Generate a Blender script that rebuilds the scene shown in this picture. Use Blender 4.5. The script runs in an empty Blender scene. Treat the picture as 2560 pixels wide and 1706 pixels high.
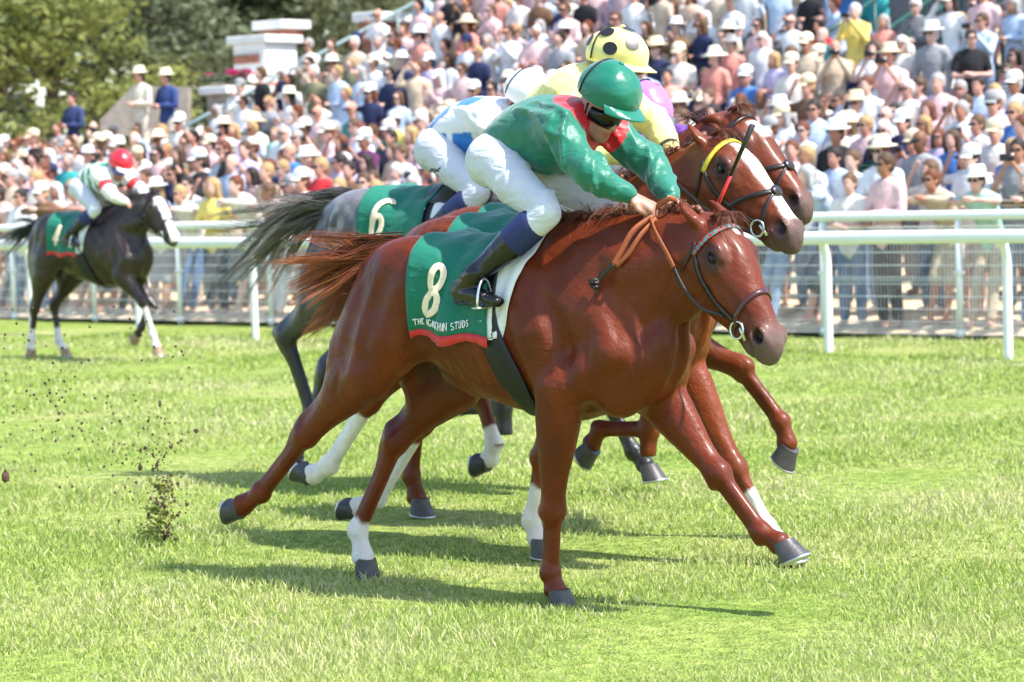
import bpy, bmesh, math, random, os
import numpy as np
from mathutils import Vector, Matrix, Euler
R_ = math.radians
rng = np.random.default_rng(7)
random.seed(7)
SC = bpy.context.scene
N_GRASS = 235000
COL = SC.collection

# ---------------------------------------------------------------- camera, sky, sun, exposure
CAM_H = 1.88
cam_d = bpy.data.cameras.new('camera'); cam = bpy.data.objects.new('camera', cam_d); COL.objects.link(cam)
cam_d.sensor_width = 36.0; cam_d.lens = 90.0; cam_d.clip_start = 0.1; cam_d.clip_end = 2000
cam.matrix_world = Matrix.Translation((0, 0, CAM_H)) @ Matrix.Rotation(R_(90 - 3.78), 4, 'X') @ Matrix.Rotation(R_(-1.65), 4, 'Z')
cam_d.dof.use_dof = True; cam_d.dof.focus_distance = 11.15; cam_d.dof.aperture_fstop = 3.5
SC.camera = cam
world = bpy.data.worlds.new('World'); SC.world = world; world.use_nodes = True
wn = world.node_tree; wn.nodes.clear()
w_out = wn.nodes.new('ShaderNodeOutputWorld'); w_bg = wn.nodes.new('ShaderNodeBackground'); w_sky = wn.nodes.new('ShaderNodeTexSky')
SUN_TO = Vector((0.58, -0.33, 1.0)).normalized()          # direction towards the sun
SUN_EL = math.asin(SUN_TO.z)
w_sky.sky_type = 'NISHITA'; w_sky.sun_disc = False; w_sky.sun_elevation = SUN_EL
w_sky.sun_rotation = math.atan2(SUN_TO.x, SUN_TO.y)
w_bg.inputs['Strength'].default_value = 0.15
wn.links.new(w_sky.outputs[0], w_bg.inputs[0]); wn.links.new(w_bg.outputs[0], w_out.inputs[0])
sun_d = bpy.data.lights.new('sun', 'SUN'); sun = bpy.data.objects.new('sun', sun_d); COL.objects.link(sun)
sun_d.energy = 3.8; sun_d.angle = R_(1.2); sun_d.color = (1.0, 0.955, 0.89)
sun.rotation_euler = SUN_TO.to_track_quat('Z', 'Y').to_euler(); sun.location = (4, -6, 20)
SC.view_settings.view_transform = 'Standard'; SC.view_settings.look = 'None'
SC.view_settings.gamma = 1.0; SC.view_settings.use_curve_mapping = False
SC.view_settings.exposure = 1.22
SC.render.engine = 'CYCLES'
SC.cycles.max_bounces = 8; SC.cycles.diffuse_bounces = 3; SC.cycles.glossy_bounces = 3
SC.cycles.transparent_max_bounces = 8; SC.cycles.use_denoising = True
SC.cycles.sample_clamp_indirect = 6

# ---------------------------------------------------------------- helpers
def tag(o, label=None, cat=None, group=None, kind=None):
    if label: o['label'] = label
    if cat: o['category'] = cat
    if group: o['group'] = group
    if kind: o['kind'] = kind
    return o

def S2L(c):
    c = np.asarray(c, float) / 255.0
    return tuple(np.where(c <= 0.04045, c / 12.92, ((c + 0.055) / 1.055) ** 2.4))

class NT:
    """tiny node helper"""
    def __init__(s, name):
        s.m = bpy.data.materials.new(name); s.m.use_nodes = True; s.t = s.m.node_tree
        s.b = s.t.nodes['Principled BSDF']
    def n(s, typ, **kw):
        nd = s.t.nodes.new('ShaderNode' + typ)
        for k, v in kw.items():
            if k.startswith('i_'):
                key = k[2:]; key = int(key) if key.isdigit() else key.replace('_', ' ')
                nd.inputs[key].default_value = v
            else: setattr(nd, k, v)
        return nd
    def l(s, a, b): s.t.links.new(a, b)
    def set(s, **kw):
        for k, v in kw.items():
            key = k.replace('_', ' ')
            if key in s.b.inputs:
                if isinstance(v, tuple) and len(v) == 3: v = (*v, 1)
                s.b.inputs[key].default_value = v
        return s
    def ramp(s, fac, stops):
        r = s.n('ValToRGB'); e = r.color_ramp.elements
        while len(e) < len(stops): e.new(0.5)
        for el, (p, c) in zip(e, stops): el.position = p; el.color = (*c, 1) if len(c) == 3 else c
        s.l(fac, r.inputs[0]); return r
    def bump(s, h, strength=0.3, dist=0.01, prev=None):
        b = s.n('Bump'); b.inputs['Strength'].default_value = strength; b.inputs['Distance'].default_value = dist
        s.l(h, b.inputs['Height'])
        if prev: s.l(prev.outputs[0], b.inputs['Normal'])
        s.l(b.outputs[0], s.b.inputs['Normal']); return b

_mats = {}
def mat(name, col=(.8, .8, .8), rough=.5, metal=0., var=0., scale=30., bump=0., bscale=200., coat=0., **kw):
    if name in _mats: return _mats[name]
    k = NT(name); k.set(Base_Color=tuple(col), Roughness=rough, Metallic=metal, Coat_Weight=coat, **kw)
    tc = k.n('TexCoord')
    if var > 0:
        nz = k.n('TexNoise', i_Scale=scale, i_Detail=5.0); k.l(tc.outputs['Object'], nz.inputs['Vector'])
        c = np.array(col)
        r = k.ramp(nz.outputs['Fac'], [(.25, tuple(c * (1 - var))), (.75, tuple(np.minimum(c * (1 + var), 1)))])
        k.l(r.outputs[0], k.b.inputs['Base Color'])
    if bump > 0:
        nb = k.n('TexNoise', i_Scale=bscale, i_Detail=4.0); k.l(tc.outputs['Object'], nb.inputs['Vector']); k.bump(nb.outputs['Fac'], bump, .005)
    _mats[name] = k.m; return k.m

def mesh_obj(name, V, Fs, m=None, parent=None, smooth=True, cols=None, loc=None):
    me = bpy.data.meshes.new(name)
    V = np.asarray(V, np.float32).reshape(-1, 3)
    if isinstance(Fs, np.ndarray):
        n, k = Fs.shape
        me.vertices.add(len(V)); me.vertices.foreach_set('co', V.ravel())
        me.loops.add(n * k); me.loops.foreach_set('vertex_index', Fs.astype(np.int32).ravel())
        me.polygons.add(n); me.polygons.foreach_set('loop_start', np.arange(0, n * k, k, dtype=np.int32))
        me.update(calc_edges=True)
    else:
        me.from_pydata(V.tolist(), [], [list(map(int, f)) for f in Fs]); me.update()
    if smooth: me.polygons.foreach_set('use_smooth', np.ones(len(me.polygons), bool))
    if cols is not None:
        c = np.asarray(cols, np.float32)
        if c.shape[1] == 3: c = np.hstack([c, np.ones((len(c), 1), np.float32)])
        a = me.color_attributes.new('Col', 'FLOAT_COLOR', 'POINT'); a.data.foreach_set('color', c.ravel())
    if m: me.materials.append(m)
    o = bpy.data.objects.new(name, me); COL.objects.link(o)
    if parent: o.parent = parent
    if loc is not None: o.location = loc
    return o

def crom(P, n):
    """Catmull-Rom subdivision of a polyline of rows, n sub-steps per span"""
    P = np.asarray(P, float)
    if len(P) < 3 or n < 2:
        if n < 2: return P
    Q = np.vstack([2 * P[0] - P[1], P, 2 * P[-1] - P[-2]])
    out = []
    for i in range(len(P) - 1):
        a, b, c, d = Q[i:i + 4]
        for t in np.arange(n) / n:
            out.append(.5 * ((2 * b) + (-a + c) * t + (2 * a - 5 * b + 4 * c - d) * t * t + (-a + 3 * b - 3 * c + d) * t ** 3))
    out.append(P[-1]); return np.array(out)

def unit(v):
    v = np.asarray(v, float); return v / max(np.linalg.norm(v), 1e-9)

class MB:
    """collects plain geometry into one mesh"""
    def __init__(s): s.v = []; s.f = []; s.n = 0
    def add(s, V, Fc):
        V = np.asarray(V, float).reshape(-1, 3); s.v.append(V); s.f += [tuple(int(i) + s.n for i in f) for f in Fc]; s.n += len(V)
    def box(s, c, size, M=None):
        x, y, z = np.array(size) / 2
        V = np.array([[i, j, k] for i in (-x, x) for j in (-y, y) for k in (-z, z)])
        if M is not None: V = V @ np.asarray(M).T
        s.add(V + np.array(c), [(0, 1, 3, 2), (4, 6, 7, 5), (0, 4, 5, 1), (2, 3, 7, 6), (0, 2, 6, 4), (1, 5, 7, 3)])
    def tube(s, pts, rad, seg=8, cap=True, up=None, flat=1.0):
        P = np.asarray(pts, float); n = len(P); r = np.broadcast_to(np.asarray(rad, float), (n,))
        T = np.gradient(P, axis=0); T /= np.maximum(np.linalg.norm(T, axis=1, keepdims=True), 1e-9)
        ref = np.array(up if up is not None else (0, 0, 1.0)); V = []
        for i in range(n):
            t = T[i]; a = np.cross(t, ref)
            if np.linalg.norm(a) < 1e-3: a = np.cross(t, (1, 0, 0.1))
            a = unit(a); b = np.cross(a, t)
            ang = np.arange(seg) * 2 * math.pi / seg
            V.append(P[i] + r[i] * (np.cos(ang)[:, None] * a + flat * np.sin(ang)[:, None] * b))
        Fc = [(i * seg + j, i * seg + (j + 1) % seg, (i + 1) * seg + (j + 1) % seg, (i + 1) * seg + j) for i in range(n - 1) for j in range(seg)]
        if cap: Fc += [tuple(range(seg))[::-1], tuple(range((n - 1) * seg, n * seg))]
        s.add(np.concatenate(V), Fc)
    def lathe(s, prof, seg=24, M=None, c=(0, 0, 0), sx=1., sy=1.):
        ang = np.arange(seg) * 2 * math.pi / seg; V = []
        for r, z in prof: V.append(np.c_[r * np.cos(ang) * sx, r * np.sin(ang) * sy, np.full(seg, z)])
        V = np.concatenate(V)
        if M is not None: V = V @ np.asarray(M).T
        n = len(prof)
        Fc = [(i * seg + j, i * seg + (j + 1) % seg, (i + 1) * seg + (j + 1) % seg, (i + 1) * seg + j) for i in range(n - 1) for j in range(seg)]
        Fc += [tuple(range(seg))[::-1], tuple(range((n - 1) * seg, n * seg))]
        s.add(V + np.array(c), Fc)
    def build(s, name, m=None, parent=None, smooth=True, cols=None):
        return mesh_obj(name, np.concatenate(s.v), s.f, m, parent, smooth, cols)

def auto_smooth(o, ang=40):
    me = o.data
    me.polygons.foreach_set('use_smooth', np.ones(len(me.polygons), bool))
    try: me.set_sharp_from_angle(angle=R_(ang))
    except Exception: pass
    return o
# ---------------------------------------------------------------- signed-distance sculpting
class SDF:
    def __init__(s, lo, hi, h):
        s.lo = np.array(lo, float); s.h = h
        s.n = np.ceil((np.array(hi) - s.lo) / h).astype(int) + 1
        s.f = np.full(s.n, 0.5, np.float32)
        s.ax = [(s.lo[i] + np.arange(s.n[i]) * h).astype(np.float32) for i in range(3)]
    def _box(s, lo, hi):
        a = np.clip(np.floor((lo - s.lo) / s.h).astype(int), 0, s.n); b = np.clip(np.ceil((hi - s.lo) / s.h).astype(int) + 1, 0, s.n)
        return a, b
    @staticmethod
    def _seg(X, Y, Z, a, b, ra, rb, ua, ub):
        ab = b - a; L = float(np.linalg.norm(ab)); 
        if L < 1e-6: ab = np.array([0, 0, 1e-4]); L = 1e-4
        n = ab / L
        px, py, pz = X - a[0], Y - a[1], Z - a[2]
        t0 = px * n[0] + py * n[1] + pz * n[2]
        t = np.clip(t0 / L, 0, 1)
        u = (ua + ub) / 2; u = u - n * (u @ n); u = u / max(np.linalg.norm(u), 1e-6); v = np.cross(n, u)
        qn = t0 - t * L
        qu = px * u[0] + py * u[1] + pz * u[2]; qv = px * v[0] + py * v[1] + pz * v[2]
        rU = ra[0] + (rb[0] - ra[0]) * t; rV = ra[1] + (rb[1] - ra[1]) * t; rN = np.minimum(rU, rV)
        A = qu / rU; B = qv / rV; Cc = qn / rN
        k0 = np.sqrt(A * A + B * B + Cc * Cc) + 1e-6
        k1 = np.sqrt((A / rU) ** 2 + (B / rV) ** 2 + (Cc / rN) ** 2) + 1e-6
        return k0 * (k0 - 1) / k1
    def chain(s, st, k=0.03, u=(0, 1, 0), sub=1, op='add'):
        """st rows: x,y,z, r_side, r_other ; u = the direction r_side is measured in (one vector or one per row)"""
        st = np.asarray(st, float)
        if st.ndim == 1: st = st[None]
        if st.shape[1] == 4: st = np.c_[st, st[:, 3]]
        U = np.broadcast_to(np.asarray(u, float), (len(st), 3))
        if sub > 1: st = crom(st, sub); U = crom(U, sub) if np.ndim(u) == 2 else np.broadcast_to(np.asarray(u, float), (len(st), 3))
        st[:, 3:] = np.maximum(st[:, 3:], 0.002)
        if len(st) == 1: st = np.vstack([st, st + np.array([1e-4, 0, 0, 0, 0])]); U = np.vstack([U, U])
        pad = k + 2.5 * s.h
        rm = st[:, 3:].max()
        lo = (st[:, :3].min(0) - rm - pad); hi = (st[:, :3].max(0) + rm + pad)
        a, b = s._box(lo, hi)
        if np.any(b <= a): return
        D = np.full(b - a, 0.5, np.float32)
        for i in range(len(st) - 1):
            p, q = st[i], st[i + 1]; r = max(p[3:].max(), q[3:].max()) + pad
            a2, b2 = s._box(np.minimum(p[:3], q[:3]) - r, np.maximum(p[:3], q[:3]) + r)
            a2 = np.maximum(a2, a); b2 = np.minimum(b2, b)
            if np.any(b2 <= a2): continue
            X = s.ax[0][a2[0]:b2[0]][:, None, None]; Y = s.ax[1][a2[1]:b2[1]][None, :, None]; Z = s.ax[2][a2[2]:b2[2]][None, None, :]
            d = s._seg(X, Y, Z, p[:3].astype(np.float32), q[:3].astype(np.float32), p[3:].astype(np.float32), q[3:].astype(np.float32), U[i].astype(np.float32), U[i + 1].astype(np.float32))
            sl = tuple(slice(a2[j] - a[j], b2[j] - a[j]) for j in range(3))
            D[sl] = np.minimum(D[sl], d)
        sl = tuple(slice(a[j], b[j]) for j in range(3)); G = s.f[sl]
        if op == 'add':
            h = np.clip(.5 + .5 * (D - G) / k, 0, 1) if k > 0 else None
            s.f[sl] = (D * (1 - h) + G * h - k * h * (1 - h)) if k > 0 else np.minimum(G, D)
        else:
            D = -D; h = np.clip(.5 - .5 * (D - G) / k, 0, 1)
            s.f[sl] = D * (1 - h) + G * h + k * h * (1 - h)
    def ell(s, c, r, k=0.02, M=None, op='add'):
        """ellipsoid, r = radii, M rows = axes"""
        c = np.array(c, float); r = np.array(r, float); M = np.eye(3) if M is None else np.asarray(M, float)
        R = r.max() + k + 2.5 * s.h
        a, b = s._box(c - R, c + R)
        if np.any(b <= a): return
        X = s.ax[0][a[0]:b[0]][:, None, None] - c[0]; Y = s.ax[1][a[1]:b[1]][None, :, None] - c[1]; Z = s.ax[2][a[2]:b[2]][None, None, :] - c[2]
        q = [(X * M[i][0] + Y * M[i][1] + Z * M[i][2]) / r[i] for i in range(3)]
        k0 = np.sqrt(q[0] ** 2 + q[1] ** 2 + q[2] ** 2) + 1e-6; k1 = np.sqrt((q[0] / r[0]) ** 2 + (q[1] / r[1]) ** 2 + (q[2] / r[2]) ** 2) + 1e-6
        D = k0 * (k0 - 1) / k1
        sl = tuple(slice(a[j], b[j]) for j in range(3)); G = s.f[sl]
        if op == 'add': h = np.clip(.5 + .5 * (D - G) / k, 0, 1); s.f[sl] = D * (1 - h) + G * h - k * h * (1 - h)
        else: D = -D; h = np.clip(.5 - .5 * (D - G) / k, 0, 1); s.f[sl] = D * (1 - h) + G * h + k * h * (1 - h)
    def sample(s, P):
        P = np.asarray(P, float); g = (P - s.lo) / s.h; i = np.clip(np.floor(g).astype(int), 0, s.n - 2); t = np.clip(g - i, 0, 1)
        f = s.f; r = 0
        for dx in (0, 1):
            for dy in (0, 1):
                for dz in (0, 1):
                    w = (t[..., 0] if dx else 1 - t[..., 0]) * (t[..., 1] if dy else 1 - t[..., 1]) * (t[..., 2] if dz else 1 - t[..., 2])
                    r = r + w * f[i[..., 0] + dx, i[..., 1] + dy, i[..., 2] + dz]
        return r
    def grad(s, P):
        e = s.h * 1.2; P = np.asarray(P, float)
        g = np.stack([s.sample(P + e * np.eye(3)[i]) - s.sample(P - e * np.eye(3)[i]) for i in range(3)], -1)
        return g / np.maximum(np.linalg.norm(g, axis=-1, keepdims=True), 1e-6)
    def cast(s, P, D, off=0.0, n=140, step=0.008, start=0.0):
        """march from inside point P along D, return the last point where f crosses to > off"""
        P = np.asarray(P, float); D = np.asarray(D, float); D = D / np.linalg.norm(D, axis=-1, keepdims=True)
        out = np.full(P.shape[:-1], start); prev = s.sample(P + start * D) - off; 
        for i in range(1, n):
            t = start + i * step; f = s.sample(P + t * D) - off
            cr = (prev < 0) & (f >= 0)
            out = np.where(cr, t - step * f / np.maximum(f - prev, 1e-9), out); prev = f
        return P + out[..., None] * D
    def snap(s, P, off=0.0, it=6):
        P = np.asarray(P, float).copy()
        for _ in range(it): P -= (s.sample(P) - off)[..., None] * s.grad(P)
        return P
    def mesh(s, smooth=1):
        f = s.f; sg = f < 0
        c = sg[:-1] | False
        nx, ny, nz = s.n - 1
        cnt = np.zeros((nx, ny, nz), np.int8)
        for dx in (0, 1):
            for dy in (0, 1):
                for dz in (0, 1): cnt += sg[dx:dx + nx, dy:dy + ny, dz:dz + nz]
        act = (cnt > 0) & (cnt < 8)
        ii = np.argwhere(act); idx = np.full((nx, ny, nz), -1, np.int32); idx[act] = np.arange(len(ii))
        cv = {}
        for dx in (0, 1):
            for dy in (0, 1):
                for dz in (0, 1): cv[dx, dy, dz] = f[ii[:, 0] + dx, ii[:, 1] + dy, ii[:, 2] + dz]
        acc = np.zeros((len(ii), 3)); num = np.zeros(len(ii))
        for ax in range(3):
            o = [j for j in range(3) if j != ax]
            for p in (0, 1):
                for q in (0, 1):
                    k0 = [0, 0, 0]; k0[o[0]] = p; k0[o[1]] = q; k1 = list(k0); k1[ax] = 1
                    A = cv[tuple(k0)]; B = cv[tuple(k1)]; m = (A < 0) != (B < 0)
                    t = np.where(m, A / np.where(m, A - B, 1), 0)
                    pt = np.tile(np.array(k0, float), (len(ii), 1)); pt[:, ax] = t
                    acc[m] += pt[m]; num += m
        V = (ii + acc / num[:, None]) * s.h + s.lo
        F = []
        for ax in range(3):
            o = [j for j in range(3) if j != ax]
            sl0 = [slice(1, -1)] * 3; sl1 = [slice(1, -1)] * 3; sl0[ax] = slice(0, -1); sl1[ax] = slice(1, None)
            d0 = sg[tuple(sl0)]; d1 = sg[tuple(sl1)]
            e = np.argwhere(d0 != d1)
            if len(e) == 0: continue
            flip = d0[tuple(e.T)]
            e[:, o[0]] += 1; e[:, o[1]] += 1
            def c(a, b):
                q = e.copy(); q[:, o[0]] -= a; q[:, o[1]] -= b; return idx[q[:, 0], q[:, 1], q[:, 2]]
            Q = np.stack([c(1, 1), c(0, 1), c(0, 0), c(1, 0)], 1)
            if ax == 1: flip = ~flip
            Q[~flip] = Q[~flip][:, ::-1]
            F.append(Q)
        F = np.concatenate(F); F = F[(F >= 0).all(1)]
        E = np.vstack([F[:, [0, 1]], F[:, [1, 2]], F[:, [2, 3]], F[:, [3, 0]]])
        for _ in range(smooth):
            S = np.zeros_like(V); Nn = np.zeros(len(V))
            for a, b in ((0, 1), (1, 0)):
                for ax in range(3): S[:, ax] += np.bincount(E[:, a], V[E[:, b], ax], len(V))
                Nn += np.bincount(E[:, a], minlength=len(V))
            V = V * .5 + .5 * S / np.maximum(Nn, 1)[:, None]
        return V, F

def ribbon(mb, P, N, width, thick=0.004):
    """flat strap along P with surface normals N"""
    P = np.asarray(P, float); N = np.asarray(N, float); n = len(P)
    w = np.broadcast_to(np.asarray(width, float), (n,))
    T = np.gradient(P, axis=0); B = np.cross(T, N); B /= np.maximum(np.linalg.norm(B, axis=1, keepdims=True), 1e-9)
    prof = [(-.5, 0), (-.46, 1), (.46, 1), (.5, 0), (.4, -.8), (-.4, -.8)]
    k = len(prof); V = np.concatenate([[P[i] + B[i] * w[i] * a + N[i] * thick * b for a, b in prof] for i in range(n)])
    Fc = [(i * k + j, i * k + (j + 1) % k, (i + 1) * k + (j + 1) % k, (i + 1) * k + j) for i in range(n - 1) for j in range(k)]
    Fc += [tuple(range(k))[::-1], tuple(range((n - 1) * k, n * k))]
    mb.add(V, Fc)

def seg_t(P, a, b):
    a = np.asarray(a, float); b = np.asarray(b, float); ab = b - a; t = ((P - a) @ ab) / (ab @ ab); tc = np.clip(t, 0, 1)
    return t, np.linalg.norm(P - a - tc[:, None] * ab, axis=1)
def sstep(x, a, b):
    t = np.clip((x - a) / (b - a), 0, 1); return t * t * (3 - 2 * t)

def vnoise(P, scale, seed=0):
    """cheap value noise for vertices"""
    P = np.asarray(P) * scale + seed * 17.3; i = np.floor(P).astype(np.int64); t = P - i; t = t * t * (3 - 2 * t); r = 0
    def hsh(a): 
        h = (a[:, 0] * 73856093) ^ (a[:, 1] * 19349663) ^ (a[:, 2] * 83492791); h = (h * 2654435761) & 0xffffffff; h ^= h >> 15; h = (h * 2246822519) & 0xffffffff; return ((h >> 8) & 0xffff) / 65535.
    for dx in (0, 1):
        for dy in (0, 1):
            for dz in (0, 1):
                w = (t[:, 0] if dx else 1 - t[:, 0]) * (t[:, 1] if dy else 1 - t[:, 1]) * (t[:, 2] if dz else 1 - t[:, 2]); r = r + w * hsh(i + np.array([dx, dy, dz]))
    return r
# ---------------------------------------------------------------- horses
TRUNK = [(-.95, 1.33, .13, .10), (-.86, 1.36, .20, .165), (-.74, 1.375, .225, .205), (-.58, 1.335, .265, .235), (-.40, 1.265, .32, .25), (-.20, 1.215, .367, .262),
         (0, 1.20, .40, .252), (.15, 1.21, .43, .22), (.29, 1.185, .405, .20), (.43, 1.13, .33, .19), (.55, 1.08, .23, .16)]
NECK = [(.18, 1.34, .31, .15), (.38, 1.38, .295, .165), (.55, 1.42, .275, .15), (.69, 1.47, .235, .125), (.80, 1.525, .18, .098), (.86, 1.565, .12, .08)]
HB, HCW = 1.22, 1.22     # depth and width of the head
LW = 1.2                 # stoutness of the legs

def head_frame(poll, pitch, yaw):
    p, y = R_(pitch), R_(-yaw)
    Rz = np.array([[math.cos(y), -math.sin(y), 0], [math.sin(y), math.cos(y), 0], [0, 0, 1]])
    a = Rz @ np.array([math.cos(p), 0, -math.sin(p)]); b = Rz @ np.array([math.sin(p), 0, math.cos(p)]); c = Rz @ np.array([0, -1., 0])
    o = np.array(poll, float)
    f = lambda s, bb=0., cc=0.: o + s * a + bb * HB * b + cc * HCW * c
    return f, a, b, c

def back_dir(p, q):
    d = unit(np.array(q) - np.array(p)); return unit(np.array([d[2], 0, -d[0]]))

def horse_sdf(P, h):
    S = SDF((-2.02, -.48, -.03), (1.5, .48, P.get('ztop', 1.9)), h)
    tr = np.array(P.get('trunk', TRUNK)); S.chain(np.c_[tr[:, 0], 0 * tr[:, 0], tr[:, 1], tr[:, 3], tr[:, 2]], k=.02, sub=4)
    # withers / spine line, croup roundness
    S.chain([(.22, 0, 1.53, .05, .10), (.10, 0, 1.54, .045, .10), (-.05, 0, 1.50, .05, .09), (-.25, 0, 1.46, .07, .10)], k=.09)
    for sg in (-1, 1):
        S.ell((-.60, sg * .15, 1.41), (.27, .135, .195), k=.07)
        S.ell((-.46, sg * .225, 1.475), (.06, .035, .045), k=.06)      # point of hip
        S.ell((-.08, sg * .17, 1.24), (.28, .085, .26), k=.08)            # ribs
    nk = np.array(P.get('neck', NECK)); S.chain(np.c_[nk[:, 0], nk[:, 4] if nk.shape[1] > 4 else 0 * nk[:, 0], nk[:, 1], nk[:, 3], nk[:, 2]], k=.05, sub=3)
    # breast
    for sg in (-1, 1):
        S.ell((.515, sg * .095, 1.06), (.115, .10, .14), k=.05)
        S.ell((.45, sg * .10, .93), (.12, .085, .12), k=.05)
        S.chain([(.28, sg * .13, 1.50, .03, .06), (.52, sg * .125, 1.45, .03, .06), (.74, sg * .09, 1.52, .022, .045)], k=.05)  # neck muscle
    # forelegs
    for key, sg in (('RF', -1), ('LF', 1)):
        L = P[key]; Sh, E, K, T, Cn = [np.array(q, float) for q in L['j']]
        top = np.array(L.get('top', (.10, sg * .085, 1.50)))
        S.chain([(*top, .05, .12), (*(top * .5 + Sh * .5 + np.array([0, sg * .035, 0])), .06, .115), (*Sh, .07, .085)], k=.05)
        mid = (top * .45 + E * .55) + np.array([-.06, sg * .055, 0])
        S.chain([(*(top + np.array([-.13, sg * .05, -.10])), .04, .09), (*mid, .085, .14), (*(E + np.array([-.02, 0, .02])), .065, .085)], k=.05)
        S.chain([(*Sh, .08, .09), (*(Sh * .5 + E * .5), .085, .11), (*E, .07, .085)], k=.045)
        bk = back_dir(E, K); q = lambda t: E + (K - E) * t
        S.chain([(*(q(-.10)), .080, .105), (*(q(.18) - bk * .008), .080, .108), (*(q(.42) - bk * .006), .070, .092), (*(q(.66)), .056, .070), (*(q(.86)), .049, .057), (*K, .052, .058)], k=.035, sub=2)
        S.ell(q(.14) - bk * .055, (.05, .045, .09), k=.04, M=[unit(bk), (0, 1, 0), unit(E - K)])
        S.ell(K, (.054, .051, .068), k=.03, M=[unit(bk), (0, 1, 0), unit(K - T)])
        S.ell(K + bk * .046 + (K - E) * .03, (.024, .03, .035), k=.02)
        lower_leg(S, K, T, Cn, 1.0)
    for key, sg in (('RH', -1), ('LH', 1)):
        L = P[key]; Hp, St, Hk, T, Cn = [np.array(q, float) for q in L['j']]
        m = Hp * .5 + St * .5
        S.chain([(*Hp, .14, .24), (*(m + np.array([-.02, sg * .015, 0])), .135, .215), (*St, .105, .135)], k=.07, sub=3)
        # hamstring mass from buttock to gaskin
        bt = np.array(L.get('butt', (-.88, sg * .12, 1.30)))
        bk = back_dir(St, Hk); gm = St * .55 + Hk * .45
        S.chain([(*bt, .10, .12), (*(bt * .45 + gm * .55 + bk * .03), .095, .12), (*(gm + bk * .02), .06, .075)], k=.07, sub=3)
        S.ell(St, (.11, .085, .11), k=.05)
        q = lambda t: St + (Hk - St) * t
        S.chain([(*q(0), .095, .125), (*(q(.25) + bk * .012), .088, .120), (*(q(.5) + bk * .008), .068, .094), (*(q(.75)), .050, .066), (*Hk, .050, .064)], k=.04, sub=2)
        # achilles and point of hock
        bh = back_dir(Hk, T); ph = Hk + bh * .062 + unit(Hk - T) * .045
        S.chain([(*(q(.45) + bk * .08), .02, .03), (*(q(.78) + bk * .072), .017, .022), (*ph, .023, .028), (*(Hk + bh * .05 - unit(Hk - T) * .06), .02, .026), (*(Hk + bh * .03 + (T - Hk) * .3), .016, .018)], k=.03)
        S.ell(Hk, (.06, .054, .072), k=.025, M=[unit(bh), (0, 1, 0), unit(Hk - T)])
        lower_leg(S, Hk, T, Cn, 1.08)
    # head
    hf, a, b, c = head_frame(*P['head'])
    st = [(-.02, -.04, .055, .062), (.05, -.030, .090, .084), (.12, -.035, .118, .100), (.20, -.043, .132, .100), (.28, -.042, .124, .090), (.36, -.028, .104, .077), (.44, -.014, .082, .064),
          (.52, -.004, .064, .053), (.575, -.010, .058, .052), (.615, -.022, .036, .040)]
    S.chain([(*hf(s, bb), hw * HCW, hd * HB) for s, bb, hd, hw in st], k=.04, u=c, sub=5)
    Mh = [a, b, c]
    HE = lambda p, r, **kw: S.ell(p, (r[0] * 1.06, r[1] * HB, r[2] * HCW), **kw)
    for sg in (-1, 1):
        HE(hf(.17, -.115, sg * .052), (.105, .082, .040), k=.03, M=Mh)            # cheek
        S.chain([(*hf(.10, -.14, sg * .05), .028, .05), (*hf(.26, -.135, sg * .048), .024, .035), (*hf(.40, -.09, sg * .032), .018, .026), (*hf(.52, -.07, sg * .015), .022, .026)], k=.03, u=c)
        S.chain([(*hf(.22, -.012, sg * .086), .012, .012), (*hf(.36, -.012, sg * .060), .010, .010)], k=.022, u=c)   # facial crest
        HE(hf(.150, .040, sg * .080), (.052, .020, .022), k=.03, M=Mh)           # brow
        HE(hf(.195, .004, sg * .088), (.042, .016, .018), k=.02, M=Mh)
        HE(hf(.168, .016, sg * .108), (.046, .029, .017), k=.014, M=Mh, op='sub')  # socket
        S.chain([(*hf(.126, .014, sg * .100), .006), (*hf(.150, .036, sg * .098), .008), (*hf(.178, .038, sg * .098), .008), (*hf(.207, .018, sg * .098), .006)], k=.010)     # upper lid
        S.chain([(*hf(.126, .012, sg * .100), .005), (*hf(.168, -.009, sg * .102), .006), (*hf(.207, .016, sg * .098), .005)], k=.010)     # lower lid
        # nostril
        HE(hf(.545, .014, sg * .044), (.048, .034, .022), k=.022, M=Mh)
        ring = [hf(.543 + .039 * math.cos(t), .014 + .026 * math.sin(t), sg * (.057 - .010 * math.cos(t))) for t in np.linspace(0, 2 * math.pi, 13)]
        S.chain([(*r, .0085) for r in ring], k=.012)
        nr = P.get('flare', 1.0)
        HE(hf(.541, .013, sg * .063), (.034 * nr, .0215 * nr, .036), k=.008, M=Mh, op='sub')
    HE(hf(.545, -.068, 0), (.045, .026, .034), k=.025, M=Mh)                        # chin
    HE(hf(.60, -.035, 0), (.030, .030, .040), k=.02, M=Mh)                           # upper lip
    for sg in (-1, 1):
        S.chain([(*hf(.445, -.052, sg * .062), .006), (*hf(.50, -.052, sg * .058), .007), (*hf(.57, -.056, sg * .042), .007), (*hf(.61, -.062, 0), .007)], k=.010, op='sub')
    # ears
    ear = P.get('ear', [(-.012, .02, .05), (-.06, .03, .062), (-.115, .035, .066), (-.165, .03, .058)])
    for sg in (-1, 1):
        e = [hf(s, bb, sg * cc) for s, bb, cc in ear]; r = [.026, .030, .022, .004]
        ed = unit(e[-1] - e[0]); fo = unit(b - ed * (b @ ed)); out = np.cross(ed, fo)
        S.chain([(*p, x, x * .8) for p, x in zip(e, r)], k=.02, u=out, sub=2)
        S.chain([(*(e[1] + fo * .022 + c * sg * .008), .012, .010), (*(e[2] + fo * .018 + c * sg * .006), .008, .010)], k=.008, u=out, op='sub')
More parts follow.
